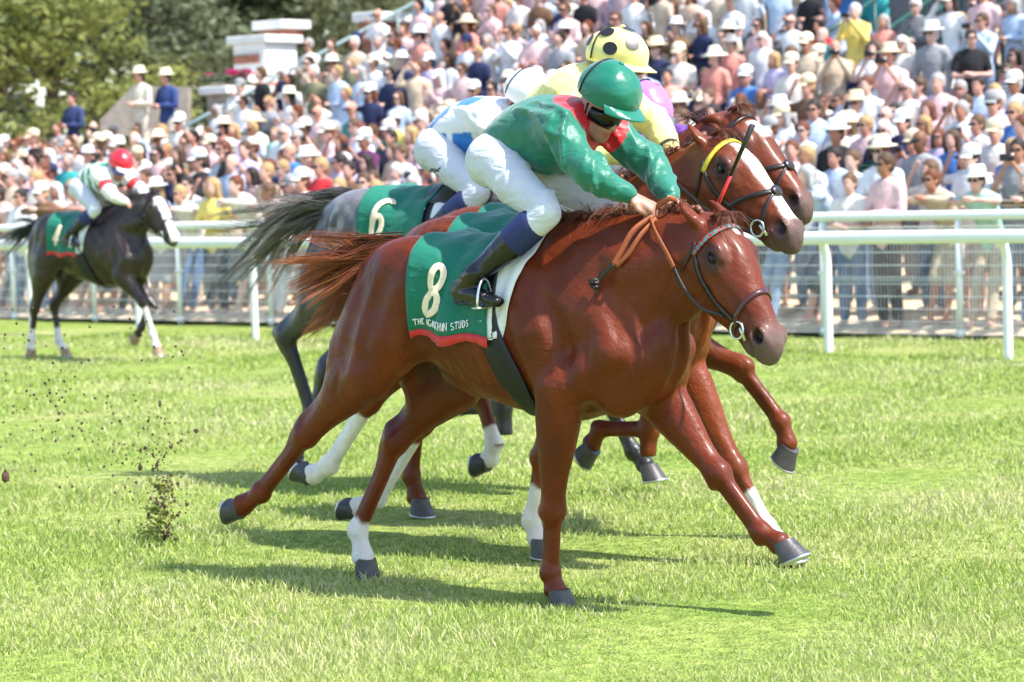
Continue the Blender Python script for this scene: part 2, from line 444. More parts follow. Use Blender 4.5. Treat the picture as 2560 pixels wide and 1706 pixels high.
    def hgroove(pts, w=.02, d=.004, k=.012, vein=0):
        for sg in (-1, 1):
            Q = S.snap(np.array([hf(s, bb, sg * cc) for s, bb, cc in crom(pts, 4)]), 0); t = np.linspace(0, 1, len(Q))
            if vein: S.chain([(*q, vein) for q in Q], k=.008); continue
            Q = Q + S.grad(Q) * (w - d * np.sin(math.pi * t) ** .7)[:, None]; S.chain([(*q, w) for q in Q], k=k, op='sub')
    hgroove([(.20, -.022, .10), (.29, -.010, .088), (.38, .002, .072), (.46, .012, .060)], .022, .006)
    hgroove([(.245, -.050, .09), (.265, -.095, .08), (.235, -.150, .065), (.18, -.185, .05)], .022, .007)
    hgroove([(.485, -.03, .06), (.50, .01, .06), (.50, .045, .04)], .016, .004)
    hgroove([(.10, .05, .075), (.15, .068, .06), (.21, .058, .066), (.26, .04, .075)], .03, .004)
    hgroove([(.25, -.035, .09), (.31, -.045, .085), (.37, -.035, .075), (.44, -.02, .065)], vein=.004)
    hgroove([(.31, -.045, .085), (.35, -.065, .07), (.41, -.06, .06)], vein=.0035)
    def groove(pts, w=.05, d=.008, k=.025, vein=0):
        for sg in (-1, 1):
            Q = crom([(x, sg * y, z) for x, y, z in pts], 5); t = np.linspace(0, 1, len(Q))
            Q = S.snap(Q, 0)
            if vein: S.chain([(*q, vein * (.6 + .4 * math.sin(math.pi * x))) for q, x in zip(Q, t)], k=.010); continue
            N = S.grad(Q); Q = Q + N * (w - d * np.sin(math.pi * t) ** .7)[:, None]
            S.chain([(*q, w) for q in Q], k=k, op='sub')
    groove([(.38, .14, 1.52), (.46, .19, 1.36), (.54, .22, 1.18)], .06, .010)
    groove([(.06, .22, 1.44), (.22, .27, 1.22), (.27, .27, 1.02)], .05, .016)
    groove([(-.06, .26, 1.30), (.00, .27, 1.05), (.06, .22, .88)], .05, .018)
    groove([(-.78, .22, 1.48), (-.86, .24, 1.25), (-.92, .24, 1.0)], .08, .013, .03)
    groove([(-.62, .28, 1.50), (-.74, .30, 1.28), (-.82, .28, 1.06)], .08, .011, .03)
    groove([(-.45, .25, 1.42), (-.50, .26, 1.22), (-.60, .22, 1.04)], .07, .018)
    groove([(.58, .13, 1.16), (.68, .11, 1.28), (.77, .10, 1.42)], .04, .007)
    groove([(.36, .2, 1.22), (.40, .2, 1.05), (.34, .2, .92)], .04, .012)
    for i in range(6): groove([(-.10 - .065 * i, .26, 1.40 - .01 * i), (-.15 - .065 * i, .28, 1.18), (-.14 - .06 * i, .22, .94 + .01 * i)], .03, .0022, .02)
    S.chain([(.70, 0, 1.20, .03), (.695, 0, 1.02, .04), (.63, 0, .86, .04)], k=.03, op='sub')
    for cr_ in ([(.56, .18, 1.30), (.62, .17, 1.20), (.63, .15, 1.08)], [(.50, .2, 1.26), (.57, .19, 1.15), (.57, .16, 1.02)], [(.70, .12, 1.34), (.74, .12, 1.42), (.78, .11, 1.50)], [(-.52, .2, 1.08), (-.60, .2, 1.02), (-.70, .2, .98)], [(-.95, .2, .98), (-1.0, .2, .90), (-.98, .2, .82)]):
        groove(cr_, .014, .005, .012)
    groove([(.12, .2, 1.02), (-.02, .2, .96), (-.20, .2, .98), (-.34, .2, 1.01), (-.48, .2, 1.12)], vein=.0045)
    groove([(.30, .2, 1.28), (.22, .2, 1.16), (.20, .2, 1.04), (.25, .2, .92)], vein=.004)
    if P.get('sheath', True):
        S.chain([(-.52, 0, .97, .05, .055), (-.38, 0, .91, .045, .04)], k=.06)
    return S, hf, (a, b, c)

def lower_leg(S, K, T, Cn, w):
    w = w * LW
    bk = back_dir(K, T); q = lambda t: K + (T - K) * t
    # cannon bone in front, tendons behind
    S.chain([(*(q(.02)), .036 * w, .040 * w), (*(q(.16) - bk * .006), .029 * w, .030 * w), (*(q(.5) - bk * .008), .0245 * w, .026 * w), (*(q(.82) - bk * .006), .0255 * w, .027 * w), (*T, .031 * w, .033 * w)], k=.02, sub=2)
    S.chain([(*(q(.10) + bk * .026), .020 * w, .020), (*(q(.35) + bk * .030), .015 * w, .0165), (*(q(.7) + bk * .030), .0145 * w, .0165), (*(q(.93) + bk * .026), .019 * w, .022)], k=.014, sub=2)
    S.ell(T + bk * .006, (.035 * w, .031 * w, .036 * w), k=.025)
    b2 = back_dir(T, Cn)
    S.ell(T + b2 * .036 + (T - K) * .02, (.020, .022, .024), k=.02)       # ergot / sesamoid
    S.chain([(*T, .033 * w, .037 * w), (*(T * .55 + Cn * .45), .029 * w, .033 * w), (*Cn, .041 * w, .043 * w)], k=.02, sub=2)
    S.ell(Cn + b2 * .022, (.028, .036, .022), k=.02)

def hoof_mesh(name, Cn, ang, m, parent, shoe_m, scale=1.14, lat=0.):
    """ang: pitch of the sole-to-toe direction in the sagittal plane"""
    f = np.array([math.cos(R_(ang)), 0, math.sin(R_(ang))]); u = np.array([-f[2], 0, f[0]]); l = np.cross(u, f)
    mb = MB(); seg = 28; rings = []
    prof = [(0.0, .047, .044, 0.012), (-.02, .050, .047, .016), (-.045, .055, .052, .024), (-.078, .062, .058, .034)]
    V = []
    for z, rx, ry, off in prof:
        t = np.arange(seg) * 2 * math.pi / seg; ct = np.cos(t); hz = np.where(ct < 0, z * (1 + .35 * ct), z)
        x = off + rx * np.where(ct < 0, .80, 1.05) * ct; y = ry * np.sin(t)
        V.append(Cn + scale * (x[:, None] * f + y[:, None] * l + (hz if z > -.07 else np.full(seg, z * .98))[:, None] * u))
    n = len(V); Fc = [(i * seg + j, i * seg + (j + 1) % seg, (i + 1) * seg + (j + 1) % seg, (i + 1) * seg + j) for i in range(n - 1) for j in range(seg)]
    base = V[-1]; cen = base.mean(0); inner = cen + (base - cen) * .72 + u * .012
    V.append(cen + (base - cen) * .9); V.append(inner)
    for i in (n - 1, n): Fc += [(i * seg + j, i * seg + (j + 1) % seg, (i + 1) * seg + (j + 1) % seg, (i + 1) * seg + j) for j in range(seg)]
    Fc += [tuple(range((n + 1) * seg, (n + 2) * seg)), tuple(range(seg))[::-1]]
    mb.add(np.concatenate(V), [t[::-1] for t in Fc])
    o = mb.build(name, m, parent); auto_smooth(o, 50)
    sb = MB(); tt = np.linspace(-2.45, 2.45, 25)
    pts = [cen + (x := None) if False else cen + scale * ((.056 * math.cos(t)) * f + .050 * math.sin(t) * l - .004 * u) for t in tt]
    sb.tube(pts, .0085, 6, up=u)
    sb.build('horseshoe', shoe_m, o)
    return o

def hair_mat(name, c0, c1, rough=.45):
    k = NT(name); k.set(Roughness=rough)
    a = k.n('VertexColor'); a.layer_name = 'Col'
    mx = k.n('MixRGB'); mx.inputs[1].default_value = (*c0, 1); mx.inputs[2].default_value = (*c1, 1)
    sp = k.n('SeparateColor'); k.l(a.outputs[0], sp.inputs[0]); k.l(sp.outputs[0], mx.inputs[0]); k.l(mx.outputs[0], k.b.inputs['Base Color'])
    k.b.inputs['Specular IOR Level'].default_value = .5
    return k.m

def strands(name, guides, n, m, parent, rad=.0022, spread=.03, jit=.02, seed=1, seg=9, tip=.35, colour=None, clump=None):
    """hair: guides = list of (polyline, weight); strands follow a random blend of guides"""
    rg = np.random.default_rng(seed); V = []; F = []; Cc = []; nb = 0
    G = [crom(np.asarray(g, float), 6) for g in guides]
    G = [np.array([np.interp(np.linspace(0, 1, seg), np.linspace(0, 1, len(g)), g[:, i]) for i in range(3)]).T for g in G]
    nl = clump or n; lk = []
    for k in range(nl):
        lk.append((rg.integers(len(G)), rg.integers(len(G)), rg.random() ** 2, rg.normal(0, 1, 3) * spread, rg.normal(0, 1, 3) * spread * 2.2, rg.random(3) * 6.28, rg.uniform(2.5, 6), rg.uniform(.6, 1.06), rg.random()))
    for k in range(n):
        i, j, w, o0, o1, ph, fr, ln, lsh = lk[k % nl]
        P = G[i] * (1 - w * .5) + G[j] * w * .5
        t = np.linspace(0, 1, seg)[:, None]
        if clump: ln = ln * rg.uniform(.82, 1.05)
        idx = np.linspace(0, ln, seg); Pn = np.array([np.interp(np.minimum(idx, 1), np.linspace(0, 1, seg), P[:, q]) for q in range(3)]).T
        if ln > 1: Pn = Pn + np.maximum(idx - 1, 0)[:, None] * (P[-1] - P[-2]) * seg
        Pn = Pn + o0 * (.35 + .65 * t) + (o1 - o0) * t ** 2 + jit * t * np.sin(fr * t + ph)
        if clump:
            if rg.random() < .12: Pn = Pn + rg.normal(0, .035, 3) * t ** 2 + .02 * t * np.sin(7 * t + rg.random(3) * 6)
            Pn = Pn + rg.normal(0, .011, 3) * (1 - .75 * t ** 1.5) + rg.normal(0, .004, 3)
        r = rad * rg.uniform(.6, 1.4) * (1 - (1 - tip * .3) * t[:, 0] ** 1.5)
        T = np.gradient(Pn, axis=0); T /= np.maximum(np.linalg.norm(T, axis=1, keepdims=True), 1e-9)
        A = np.cross(T, rg.normal(0, 1, 3)); A /= np.maximum(np.linalg.norm(A, axis=1, keepdims=True), 1e-9); B = np.cross(T, A)
        for s in range(seg):
            for q in range(3):
                an = q * 2.0944; V.append(Pn[s] + r[s] * (math.cos(an) * A[s] + math.sin(an) * B[s]))
        sh = (.65 * lsh + .35 * rg.random()) if clump else rg.random(); tc = t[:, 0]
        for s in range(seg):
            cval = np.clip((sh * .30 + tc[s] ** 2 * .75 * (.5 + sh) if colour == 'tip' else sh * .6) + rg.normal(0, .04), 0, 1); Cc += [(cval, cval, cval)] * 3
        for s in range(seg - 1):
            for q in range(3): F.append((nb + s * 3 + q, nb + s * 3 + (q + 1) % 3, nb + (s + 1) * 3 + (q + 1) % 3, nb + (s + 1) * 3 + q))
        nb += seg * 3
    return mesh_obj(name, np.array(V), np.array(F), m, parent, True, Cc)

def coat_mat(name, rough=.50, spec=.24, dapple=None):
    k = NT(name); k.set(Roughness=rough, Sheen_Weight=.0, Coat_Weight=.15, Coat_Roughness=.20); k.b.inputs['Specular IOR Level'].default_value = spec
    a = k.n('VertexColor'); a.layer_name = 'Col'; tc = k.n('TexCoord')
    mp = k.n('Mapping'); mp.inputs['Scale'].default_value = (1, 1, .35); k.l(tc.outputs['Object'], mp.inputs[0])
    nz = k.n('TexNoise', i_Scale=7.0, i_Detail=6.0, i_Roughness=.6); k.l(mp.outputs[0], nz.inputs[0])
    nf = k.n('TexNoise', i_Scale=260.0, i_Detail=3.0); mp2 = k.n('Mapping'); mp2.inputs['Scale'].default_value = (.35, 1, .5); k.l(tc.outputs['Object'], mp2.inputs[0]); k.l(mp2.outputs[0], nf.inputs[0])
    r = k.ramp(nz.outputs['Fac'], [(.25, (.68, .66, .64)), (.75, (1.25, 1.25, 1.25))])
    mx = k.n('MixRGB', blend_type='MULTIPLY'); mx.inputs[0].default_value = 1; k.l(a.outputs[0], mx.inputs[1]); k.l(r.outputs[0], mx.inputs[2])
    hr = k.ramp(nf.outputs['Fac'], [(.3, (.88, .87, .87)), (.7, (1.10, 1.10, 1.10))]); mh = k.n('MixRGB', blend_type='MULTIPLY'); mh.inputs[0].default_value = 1; k.l(mx.outputs[0], mh.inputs[1]); k.l(hr.outputs[0], mh.inputs[2]); k.l(mh.outputs[0], k.b.inputs['Base Color'])
    rr = k.ramp(nz.outputs['Fac'], [(.3, (rough + .10,) * 3), (.7, (rough - .07,) * 3)]); k.l(rr.outputs[0], k.b.inputs['Roughness'])
    # veins and muscle texture
    vn = k.n('TexNoise', i_Scale=16.0, i_Detail=4.0, i_Roughness=.55); k.l(mp2.outputs[0], vn.inputs[0])
    b1 = k.bump(vn.outputs['Fac'], .6, .028)
    ds = k.n('TexNoise', i_Scale=6.0, i_Detail=2.0); k.l(tc.outputs['Object'], ds.inputs[0]); ad = k.n('MixRGB', blend_type='ADD'); ad.inputs[0].default_value = .35; k.l(tc.outputs['Object'], ad.inputs[1]); k.l(ds.outputs['Color'], ad.inputs[2])
    vo = k.n('TexVoronoi', i_Scale=4.2); vo.feature = 'DISTANCE_TO_EDGE'; k.l(ad.outputs[0], vo.inputs[0]); vr = k.ramp(vo.outputs['Distance'], [(.0, (1, 1, 1)), (.035, (0, 0, 0))])
    mk = k.n('TexNoise', i_Scale=3.0, i_Detail=1.0); k.l(tc.outputs['Object'], mk.inputs[0]); mr = k.ramp(mk.outputs['Fac'], [(.45, (0, 0, 0)), (.6, (1, 1, 1))]); vm = k.n('MixRGB', blend_type='MULTIPLY'); vm.inputs[0].default_value = 1; k.l(vr.outputs[0], vm.inputs[1]); k.l(mr.outputs[0], vm.inputs[2])
    b3 = k.bump(vm.outputs[0], .22, .006, b1); k.bump(nf.outputs['Fac'], .22, .0022, b3)
    return k.m

def horse(name, P, h, coat, label, origin, heading, cat='horse', group=None, scale=1.0):
    """coat: dict(base, dark, leg, mane0, mane1, socks={key:height}, blaze=..)"""
    S, hf, (a, b, c) = horse_sdf(P, h)
    V, F = S.mesh(2)
    base = np.array(coat['base']); C = np.tile(base, (len(V), 1)).astype(float)
    n1 = vnoise(V, 5, 1); C *= (.88 + .24 * n1)[:, None]
    if coat.get('dapple'):
        d = vnoise(V, 22, 3); dd = sstep(d, .45, .75) * sstep(vnoise(V, 6, 5), .25, .7); top = sstep(V[:, 2], .95, 1.45)
        C = C * (1 - (dd * top)[:, None]) + np.array(coat['dapple']) * (dd * top)[:, None]
        t2 = sstep(V[:, 2] + .12 * (vnoise(V, 9, 8) - .5), 1.40, 1.62) * .6; C = C * (1 - t2[:, None]) + np.array(coat['dapple']) * (.8 + .4 * n1)[:, None] * t2[:, None]
    def blend(w, col):
        nonlocal C
        C = C * (1 - w[:, None]) + np.array(col) * w[:, None]
    hs = (V - hf(0)) @ a; hb = (V - hf(0)) @ b / HB; hc = (V - hf(0)) @ c / HCW
    inhead = (hs > .02) & (np.abs(hc) < .14) & (hb > -.24) & (hb < .14) & (hs < .7) & (V[:, 0] > .6)
    if coat.get('leg') is not None:
        for key in ('RF', 'LF', 'RH', 'LH'):
            j = P[key]['j']; w = np.zeros(len(V))
            for i in (2, 3):
                t, d = seg_t(V, j[i], j[i + 1]); w = np.maximum(w, (d < .10) * 1.0 * sstep(t + (i - 2), -.25, .35))
            blend(w * .85, coat['leg'])
    for key, lim in coat.get('socks', {}).items():
        j = P[key]['j']
        t, d = seg_t(V, j[2], j[3]); t2, d2 = seg_t(V, j[3], j[4])
        w = np.maximum(((d < .11) & (t < 1.05)) * sstep(t + .05 * (vnoise(V, 40, 2) - .5), 1 - lim - .03, 1 - lim + .03), (d2 < .10) * sstep(t2, -.2, .1) * 1.0)
        blend(np.clip(w, 0, 1), (.78, .74, .70))
    mz = inhead * sstep(hs + .25 * np.maximum(-hb, 0), .44, .60); blend(mz * .72, coat.get('muzzle', (.13, .105, .10)))
    for sg in (-1, 1):
        d = np.linalg.norm((np.c_[hs, hb, hc] - np.array([.168, .016, sg * .10])) * np.array([.8, 1.2, 1.]), axis=1); blend(inhead * (1 - sstep(d, .030, .085)) * .78, (.035, .018, .015))
    bz = coat.get('blaze')
    if bz:
        s0, s1, w0 = bz; wv = w0 * (1 + .5 * (vnoise(V, 14, 4) - .5)); m = inhead & (hb > .0)
        blend(m * sstep(hs, s0, s0 + .03) * (1 - sstep(hs, s1 - .03, s1)) * (1 - sstep(np.abs(hc + coat.get('bz_off', 0)), wv * .8, wv * 1.15)), (.82, .79, .76))
    for sg in (-1, 1):
        d = np.linalg.norm((np.c_[hs, hb, hc] - np.array([.543, .014, sg * .05])) * np.array([1, 1.5, 1.]), axis=1); blend(inhead * (1 - sstep(d, .024, .042)) * .95, (.016, .006, .007))
    # groin between the hind legs blended towards dark brown
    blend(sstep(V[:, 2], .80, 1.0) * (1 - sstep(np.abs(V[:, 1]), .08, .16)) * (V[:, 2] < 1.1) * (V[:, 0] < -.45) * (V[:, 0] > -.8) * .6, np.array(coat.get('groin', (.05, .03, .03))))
    if coat.get('checker'):
        uu = np.floor((V[:, 0] + V[:, 1]) * 15) + np.floor((V[:, 0] - V[:, 1]) * 15); ck = (uu % 2 == 0) & (V[:, 2] > 1.42) & (V[:, 0] > -.82) & (V[:, 0] < -.45); blend(ck * .55, base * .45)
    m = coat['mat']
    o = mesh_obj(name, V, F, m, None, True, C)
    o.location = origin; o.rotation_euler = (0, 0, -R_(heading)); o.scale = (scale,) * 3
    tag(o, label, cat, group)
    hm = coat['hoof']; sm = mat('shoe_steel', (.55, .56, .58), .35, .9)
    for key in ('RF', 'LF', 'RH', 'LH'):
        L = P[key]; hoof_mesh('hoof', np.array(L['j'][4], float) + np.array([0, 0, 0]), L['hoof'], hm, o, sm)
    eye_m = mat('horse_eye', (.004, .0025, .002), .10, Specular_IOR_Level=.35)
    for sg in (-1, 1):
        mb = MB(); mb.lathe([(.0005, -.036), (.020, -.030), (.031, -.018), (.036, 0), (.031, .018), (.020, .030), (.0005, .036)], 18, c=hf(.167, .015, sg * .0765)); mb.build('eye', eye_m, o)
    return o, S, hf, (a, b, c)
# ---------------------------------------------------------------- jockeys
def cloth_mat(name, col, rough=.42, sheen=.25, wr=.5, scale=9., spec=.5, attr=False, trans=0.):
    k = NT(name); k.set(Base_Color=tuple(col), Roughness=rough, Sheen_Weight=sheen); k.b.inputs['Specular IOR Level'].default_value = spec
    tc = k.n('TexCoord'); mp = k.n('Mapping'); mp.inputs['Rotation'].default_value = (.3, .5, .2); mp.inputs['Scale'].default_value = (1, 1.2, 2.2); k.l(tc.outputs['Object'], mp.inputs[0])
    nz = k.n('TexNoise', i_Scale=scale * .7, i_Detail=2.0, i_Roughness=.4, i_Distortion=.8); k.l(mp.outputs[0], nz.inputs[0])
    n2 = k.n('TexNoise', i_Scale=scale * 3.5, i_Detail=2.0, i_Distortion=.8); k.l(mp.outputs[0], n2.inputs[0])
    wv = k.n('TexNoise', i_Scale=900.0, i_Detail=1.0); k.l(tc.outputs['Object'], wv.inputs[0])
    b = k.bump(nz.outputs['Fac'], wr * .5, .03); b2 = k.bump(n2.outputs['Fac'], wr * .16, .008, b); k.bump(wv.outputs['Fac'], .06, .001, b2)
    if attr:
        a = k.n('VertexColor'); a.layer_name = 'Col'; k.l(a.outputs[0], k.b.inputs['Base Color'])
    return k.m

def skin_mat():
    k = NT('skin'); k.set(Roughness=.48); k.b.inputs['Specular IOR Level'].default_value = .4
    a = k.n('VertexColor'); a.layer_name = 'Col'; tc = k.n('TexCoord'); nz = k.n('TexNoise', i_Scale=40.0, i_Detail=4.0); k.l(tc.outputs['Object'], nz.inputs[0])
    r = k.ramp(nz.outputs['Fac'], [(.3, (.88, .82, .80)), (.7, (1.08, 1.06, 1.06))]); mx = k.n('MixRGB', blend_type='MULTIPLY'); mx.inputs[0].default_value = 1
    k.l(a.outputs[0], mx.inputs[1]); k.l(r.outputs[0], mx.inputs[2]); k.l(mx.outputs[0], k.b.inputs['Base Color'])
    k.b.inputs['Subsurface Weight'].default_value = .06; k.b.inputs['Subsurface Radius'].default_value = (.02, .008, .004)
    k.bump(nz.outputs['Fac'], .12, .003); return k.m
SKIN_M = skin_mat()

JOCK = dict(pel=(-.19, 0, 1.955), hipR=(-.16, -.105, 1.925), kneeR=(.185, -.245, 1.70), ankR=(-.165, -.305, 1.43), hipL=(-.16, .105, 1.925), kneeL=(.22, .225, 1.70), ankL=(-.06, .30, 1.43),
            shR=(.215, -.165, 2.07), elR=(.405, -.225, 1.885), wrR=(.520, -.105, 1.768), haR=(.605, -.052, 1.712), shL=(.235, .165, 2.07), elL=(.455, .215, 1.905), wrL=(.605, .095, 1.752), haL=(.675, .055, 1.70),
            head=(.315, -.005, 2.135), pitch=30, yaw=6, spine=[(-.21, 1.985, .135, .105), (-.13, 2.035, .150, .125), (-.01, 2.065, .165, .145), (.11, 2.07, .178, .140), (.205, 2.09, .165, .105), (.255, 2.115, .085, .075)])

def hand(S, wr, ha, n, rad=1.0):
    """fist: wrist to knuckles, n = palm side; fingers curl under"""
    wr = np.array(wr); ha = np.array(ha); d = unit(ha - wr); n = np.array(n, float); n = unit(n - d * (n @ d)); w = np.cross(d, n)
    S.chain([(*(wr), .026, .022), (*(wr + d * .035), .034, .020), (*(ha), .039, .018)], k=.012, u=w)
    for i, (o, ln) in enumerate(((-.031, .030), (-.011, .035), (.010, .033), (.030, .027))):
        k0 = ha + w * o; k1 = k0 + d * ln * .75 + n * .016; k2 = k1 + n * ln * .85 - d * .008; k3 = k2 - d * ln * .75 + n * .004
        S.chain([(*k0, .0105), (*k1, .0098), (*k2, .0092), (*k3, .0082)], k=.006)
    t0 = wr + d * .035 - w * .036; S.chain([(*t0, .013), (*(t0 + d * .030 - w * .010 + n * .014), .0115), (*(ha - w * .030 + d * .018 + n * .030), .0095)], k=.008)

def jockey(name, label, origin, heading, J, look, h=.008, group=None, scale=1.0):
    J = {**JOCK, **J}; g = {k: np.array(v, float) for k, v in J.items() if k not in ('pitch', 'yaw', 'spine')}
    lo, hi = (-.50, -.46, 1.18), (.86, .46, 2.46)
    pt, yw = R_(J['pitch']), R_(-J['yaw']); Rz = np.array([[math.cos(yw), -math.sin(yw), 0], [math.sin(yw), math.cos(yw), 0], [0, 0, 1]])
    f = Rz @ np.array([math.cos(pt), 0, -math.sin(pt)]); u = Rz @ np.array([math.sin(pt), 0, math.cos(pt)]); c = Rz @ np.array([0, -1., 0]); H = g['head']
    hp = lambda a, b, s=0.: H + a * f + b * u + s * c
    # --- skin
    S = SDF(lo, hi, h * .95)
    sp = np.array(J['spine']); S.chain(np.c_[sp[:, 0], 0 * sp[:, 0], sp[:, 1], sp[:, 2] * .7, sp[:, 3] * .7], k=.03)
    for sd in 'RL':
        S.chain([(*g['sh' + sd], .05), (*g['el' + sd], .038), (*g['wr' + sd], .026)], k=.02)
        S.chain([(*g['hip' + sd], .075), (*(g['hip' + sd] * .5 + g['knee' + sd] * .5), .07), (*g['knee' + sd], .05), (*g['ank' + sd], .03)], k=.03)
        hand(S, g['wr' + sd], g['ha' + sd], (-.1, .45 if sd == 'R' else -.45, -.9))
    S.chain([(*sp[-1][[0]], 0, sp[-1][1], .06, .06), (*hp(-.02, -.05), .052, .058), (*hp(-.01, 0), .055, .06)], k=.02)
    Mf = [f, u, c]
    S.ell(hp(-.005, .03), (.098, .098, .077), k=.02, M=Mf); S.ell(hp(.025, -.045), (.066, .075, .060), k=.03, M=Mf)
    S.ell(hp(.062, -.100), (.026, .022, .027), k=.025, M=Mf)                                            # chin
    S.chain([(*hp(.030, -.078, .045), .018), (*hp(.060, -.10, .012), .018)], k=.02); S.chain([(*hp(.030, -.078, -.045), .018), (*hp(.060, -.10, -.012), .018)], k=.02)
    S.chain([(*hp(.086, .018), .010), (*hp(.106, -.020), .011), (*hp(.110, -.034), .0135)], k=.012)       # nose
    for sg in (-1, 1):
        S.ell(hp(.097, -.036, sg * .013), (.010, .009, .009), k=.008, M=Mf)
        S.ell(hp(.072, -.020, sg * .040), (.020, .018, .018), k=.02, M=Mf)                                # cheekbone
        S.chain([(*hp(.084, .022, sg * .018), .009), (*hp(.072, .024, sg * .048), .010)], k=.012)         # brow
        S.ell(hp(-.005, -.005, sg * .074), (.020, .032, .010), k=.008, M=Mf)                              # ear
        S.ell(hp(-.002, -.003, sg * .086), (.009, .016, .008), k=.006, M=Mf, op='sub')
        S.ell(hp(.092, .004, sg * .032), (.012, .011, .018), k=.010, M=Mf, op='sub')
    S.chain([(*hp(.084, -.064, .020), .007), (*hp(.094, -.062, 0), .009), (*hp(.084, -.064, -.020), .007)], k=.008)
    S.chain([(*hp(.082, -.082, .016), .008), (*hp(.090, -.082, 0), .010), (*hp(.082, -.082, -.016), .008)], k=.008)
    S.chain([(*hp(.092, -.072, .020), .003), (*hp(.100, -.072, 0), .0045), (*hp(.092, -.072, -.020), .003)], k=.005, op='sub')
    V, Fq = S.mesh(1)
    C = np.tile(np.array(look.get('skin', (.50, .27, .19))), (len(V), 1))
    q = np.c_[(V - H) @ f, (V - H) @ u, (V - H) @ c]
    lip = np.linalg.norm((q - np.array([.088, -.073, 0])) * np.array([1, 1.6, .8]), axis=1) < .022; C[lip] = (.38, .11, .09)
    st = (q[:, 0] > .0) & (q[:, 1] < -.055) & (np.abs(q[:, 2]) < .07); C[st & ~lip] *= np.array([.80, .76, .76])
    P = mesh_obj(name, V, Fq, SKIN_M, None, True, C); P.location = origin; P.rotation_euler = (0, 0, -R_(heading)); P.scale = (scale,) * 3; tag(P, label, 'person', group)
    def fold(S, pts, rad, k):
        pts = np.array(pts); Q = S.snap(pts, 0); ok = (np.abs(S.sample(Q)) < .006) & (np.linalg.norm(Q - pts, axis=1) < .16)
        if ok.all() and np.linalg.norm(np.diff(Q, axis=0), axis=1).max() < .10: S.chain([(*v, r) for v, r in zip(Q, rad)], k=k)
    # --- shirt
    S = SDF((-.42, -.42, 1.64), (.76, .42, 2.34), h)
    S.chain(np.c_[sp[:, 0], 0 * sp[:, 0], sp[:, 1], sp[:, 2], sp[:, 3]], k=.03, sub=3)
    S.chain([(-.06, 0, 1.985, .13, .09), (.06, 0, 1.955, .135, .095), (.17, 0, 1.985, .12, .08)], k=.05)                # billow under the chest
    for sd, sg in (('R', -1), ('L', 1)):
        a, e, w = g['sh' + sd], g['el' + sd], g['wr' + sd]; bl = np.array([-.01, 0, -.014])
        S.chain([(*(a + np.array([-.06, -sg * .03, 0])), .075, .085), (*a, .082, .082), (*(a * .5 + e * .5 + bl), .072, .074), (*(e + bl), .066, .068), (*(e * .5 + w * .5 + bl), .057, .06), (*(w * .92 + e * .08), .043, .045), (*(w + (w - e) * .02), .036, .038)], k=.04, sub=2)
    # folds
    rg = np.random.default_rng(5)
    for sd, sg in (('R', -1), ('L', 1)):
        a, e, w = g['sh' + sd], g['el' + sd], g['wr' + sd]
        for t0, t1, p, q2 in ((a, e, .15, .75), (a, e, .4, .95), (e, w, .05, .6), (e, w, .35, .9), (a, e, .75, 1.05), (e, w, -.1, .3), (a, e, -.1, .4)):
            for i in range(4):
                th = rg.uniform(0, 6.28); d = unit(t1 - t0); x = unit(np.cross(d, (0, 0, 1))); y = np.cross(d, x)
                pts = [t0 + (t1 - t0) * (p + (q2 - p) * s) + .12 * (math.cos(th + s * 1.6) * x + math.sin(th + s * 1.6) * y) for s in np.linspace(0, 1, 5)]
                fold(S, pts, [.006 * math.sin(math.pi * (i2 + .6) / 5.2) + .002 for i2 in range(5)], .014)
    for i in range(20):
        x0 = rg.uniform(-.2, .1); th = rg.uniform(.3, 2.8); sg = rg.choice([-1, 1])
        pts = [(x0 + .26 * s, sg * .25 * math.sin(th + .5 * s), 2.06 + .25 * math.cos(th + .5 * s)) for s in np.linspace(0, 1, 6)]
        fold(S, pts, [.007 * math.sin(math.pi * (i2 + .6) / 6.2) + .001 for i2 in range(6)], .02)
    # neck opening
    V, Fq = S.mesh(2)
    n = vnoise(V * np.array([1, 1.3, 1.6]), 16, 9) - .5
    nrm = S.grad(V); V = V + nrm * (.005 * n)[:, None]
    cols = look['silk'](V, J) if callable(look.get('silk')) else None
    sm = look['silk_mat']
    mesh_obj('shirt', V, Fq, sm, P, True, cols)
    # --- breeches
    S = SDF((-.42, -.40, 1.50), (.42, .40, 2.20), h)
    S.chain([(*(g['pel'] + np.array([.04, 0, .06])), .135, .10), (*(g['pel']), .150, .120), (*(g['pel'] + np.array([-.035, 0, -.04])), .140, .10)], k=.03)
    for sd, sg in (('R', -1), ('L', 1)):
        a, b = g['hip' + sd], g['knee' + sd]; an = g['ank' + sd]
        S.ell(a + np.array([-.055, 0, .005]), (.105, .10, .115), k=.05)
        S.chain([(*a, .098, .108), (*(a * .6 + b * .4 + np.array([0, sg * .012, -.008])), .086, .096), (*(a * .25 + b * .75), .071, .080), (*(b + np.array([.005, 0, 0])), .062, .068), (*(b * .72 + an * .28), .058, .064)], k=.035, sub=2)
        for i in range(12):
            th = rg.uniform(0, 6.28); t = rg.uniform(.25, 1.05); d = unit(b - a); x = unit(np.cross(d, (0, 0, 1))); y = np.cross(d, x); p0 = a + (b - a) * t
            pts = [p0 + .14 * (math.cos(th + s) * x + math.sin(th + s) * y) + d * .04 * (s - .5) for s in np.linspace(0, 1.1, 5)]
            fold(S, pts, [.006] * 5, .014)
    V, Fq = S.mesh(2); n = vnoise(V * np.array([1.2, 1, 1]), 26, 4) - .5; V = V + S.grad(V) * (.0018 * n)[:, None]
    mesh_obj('breeches', V, Fq, mat_breech, P, True)
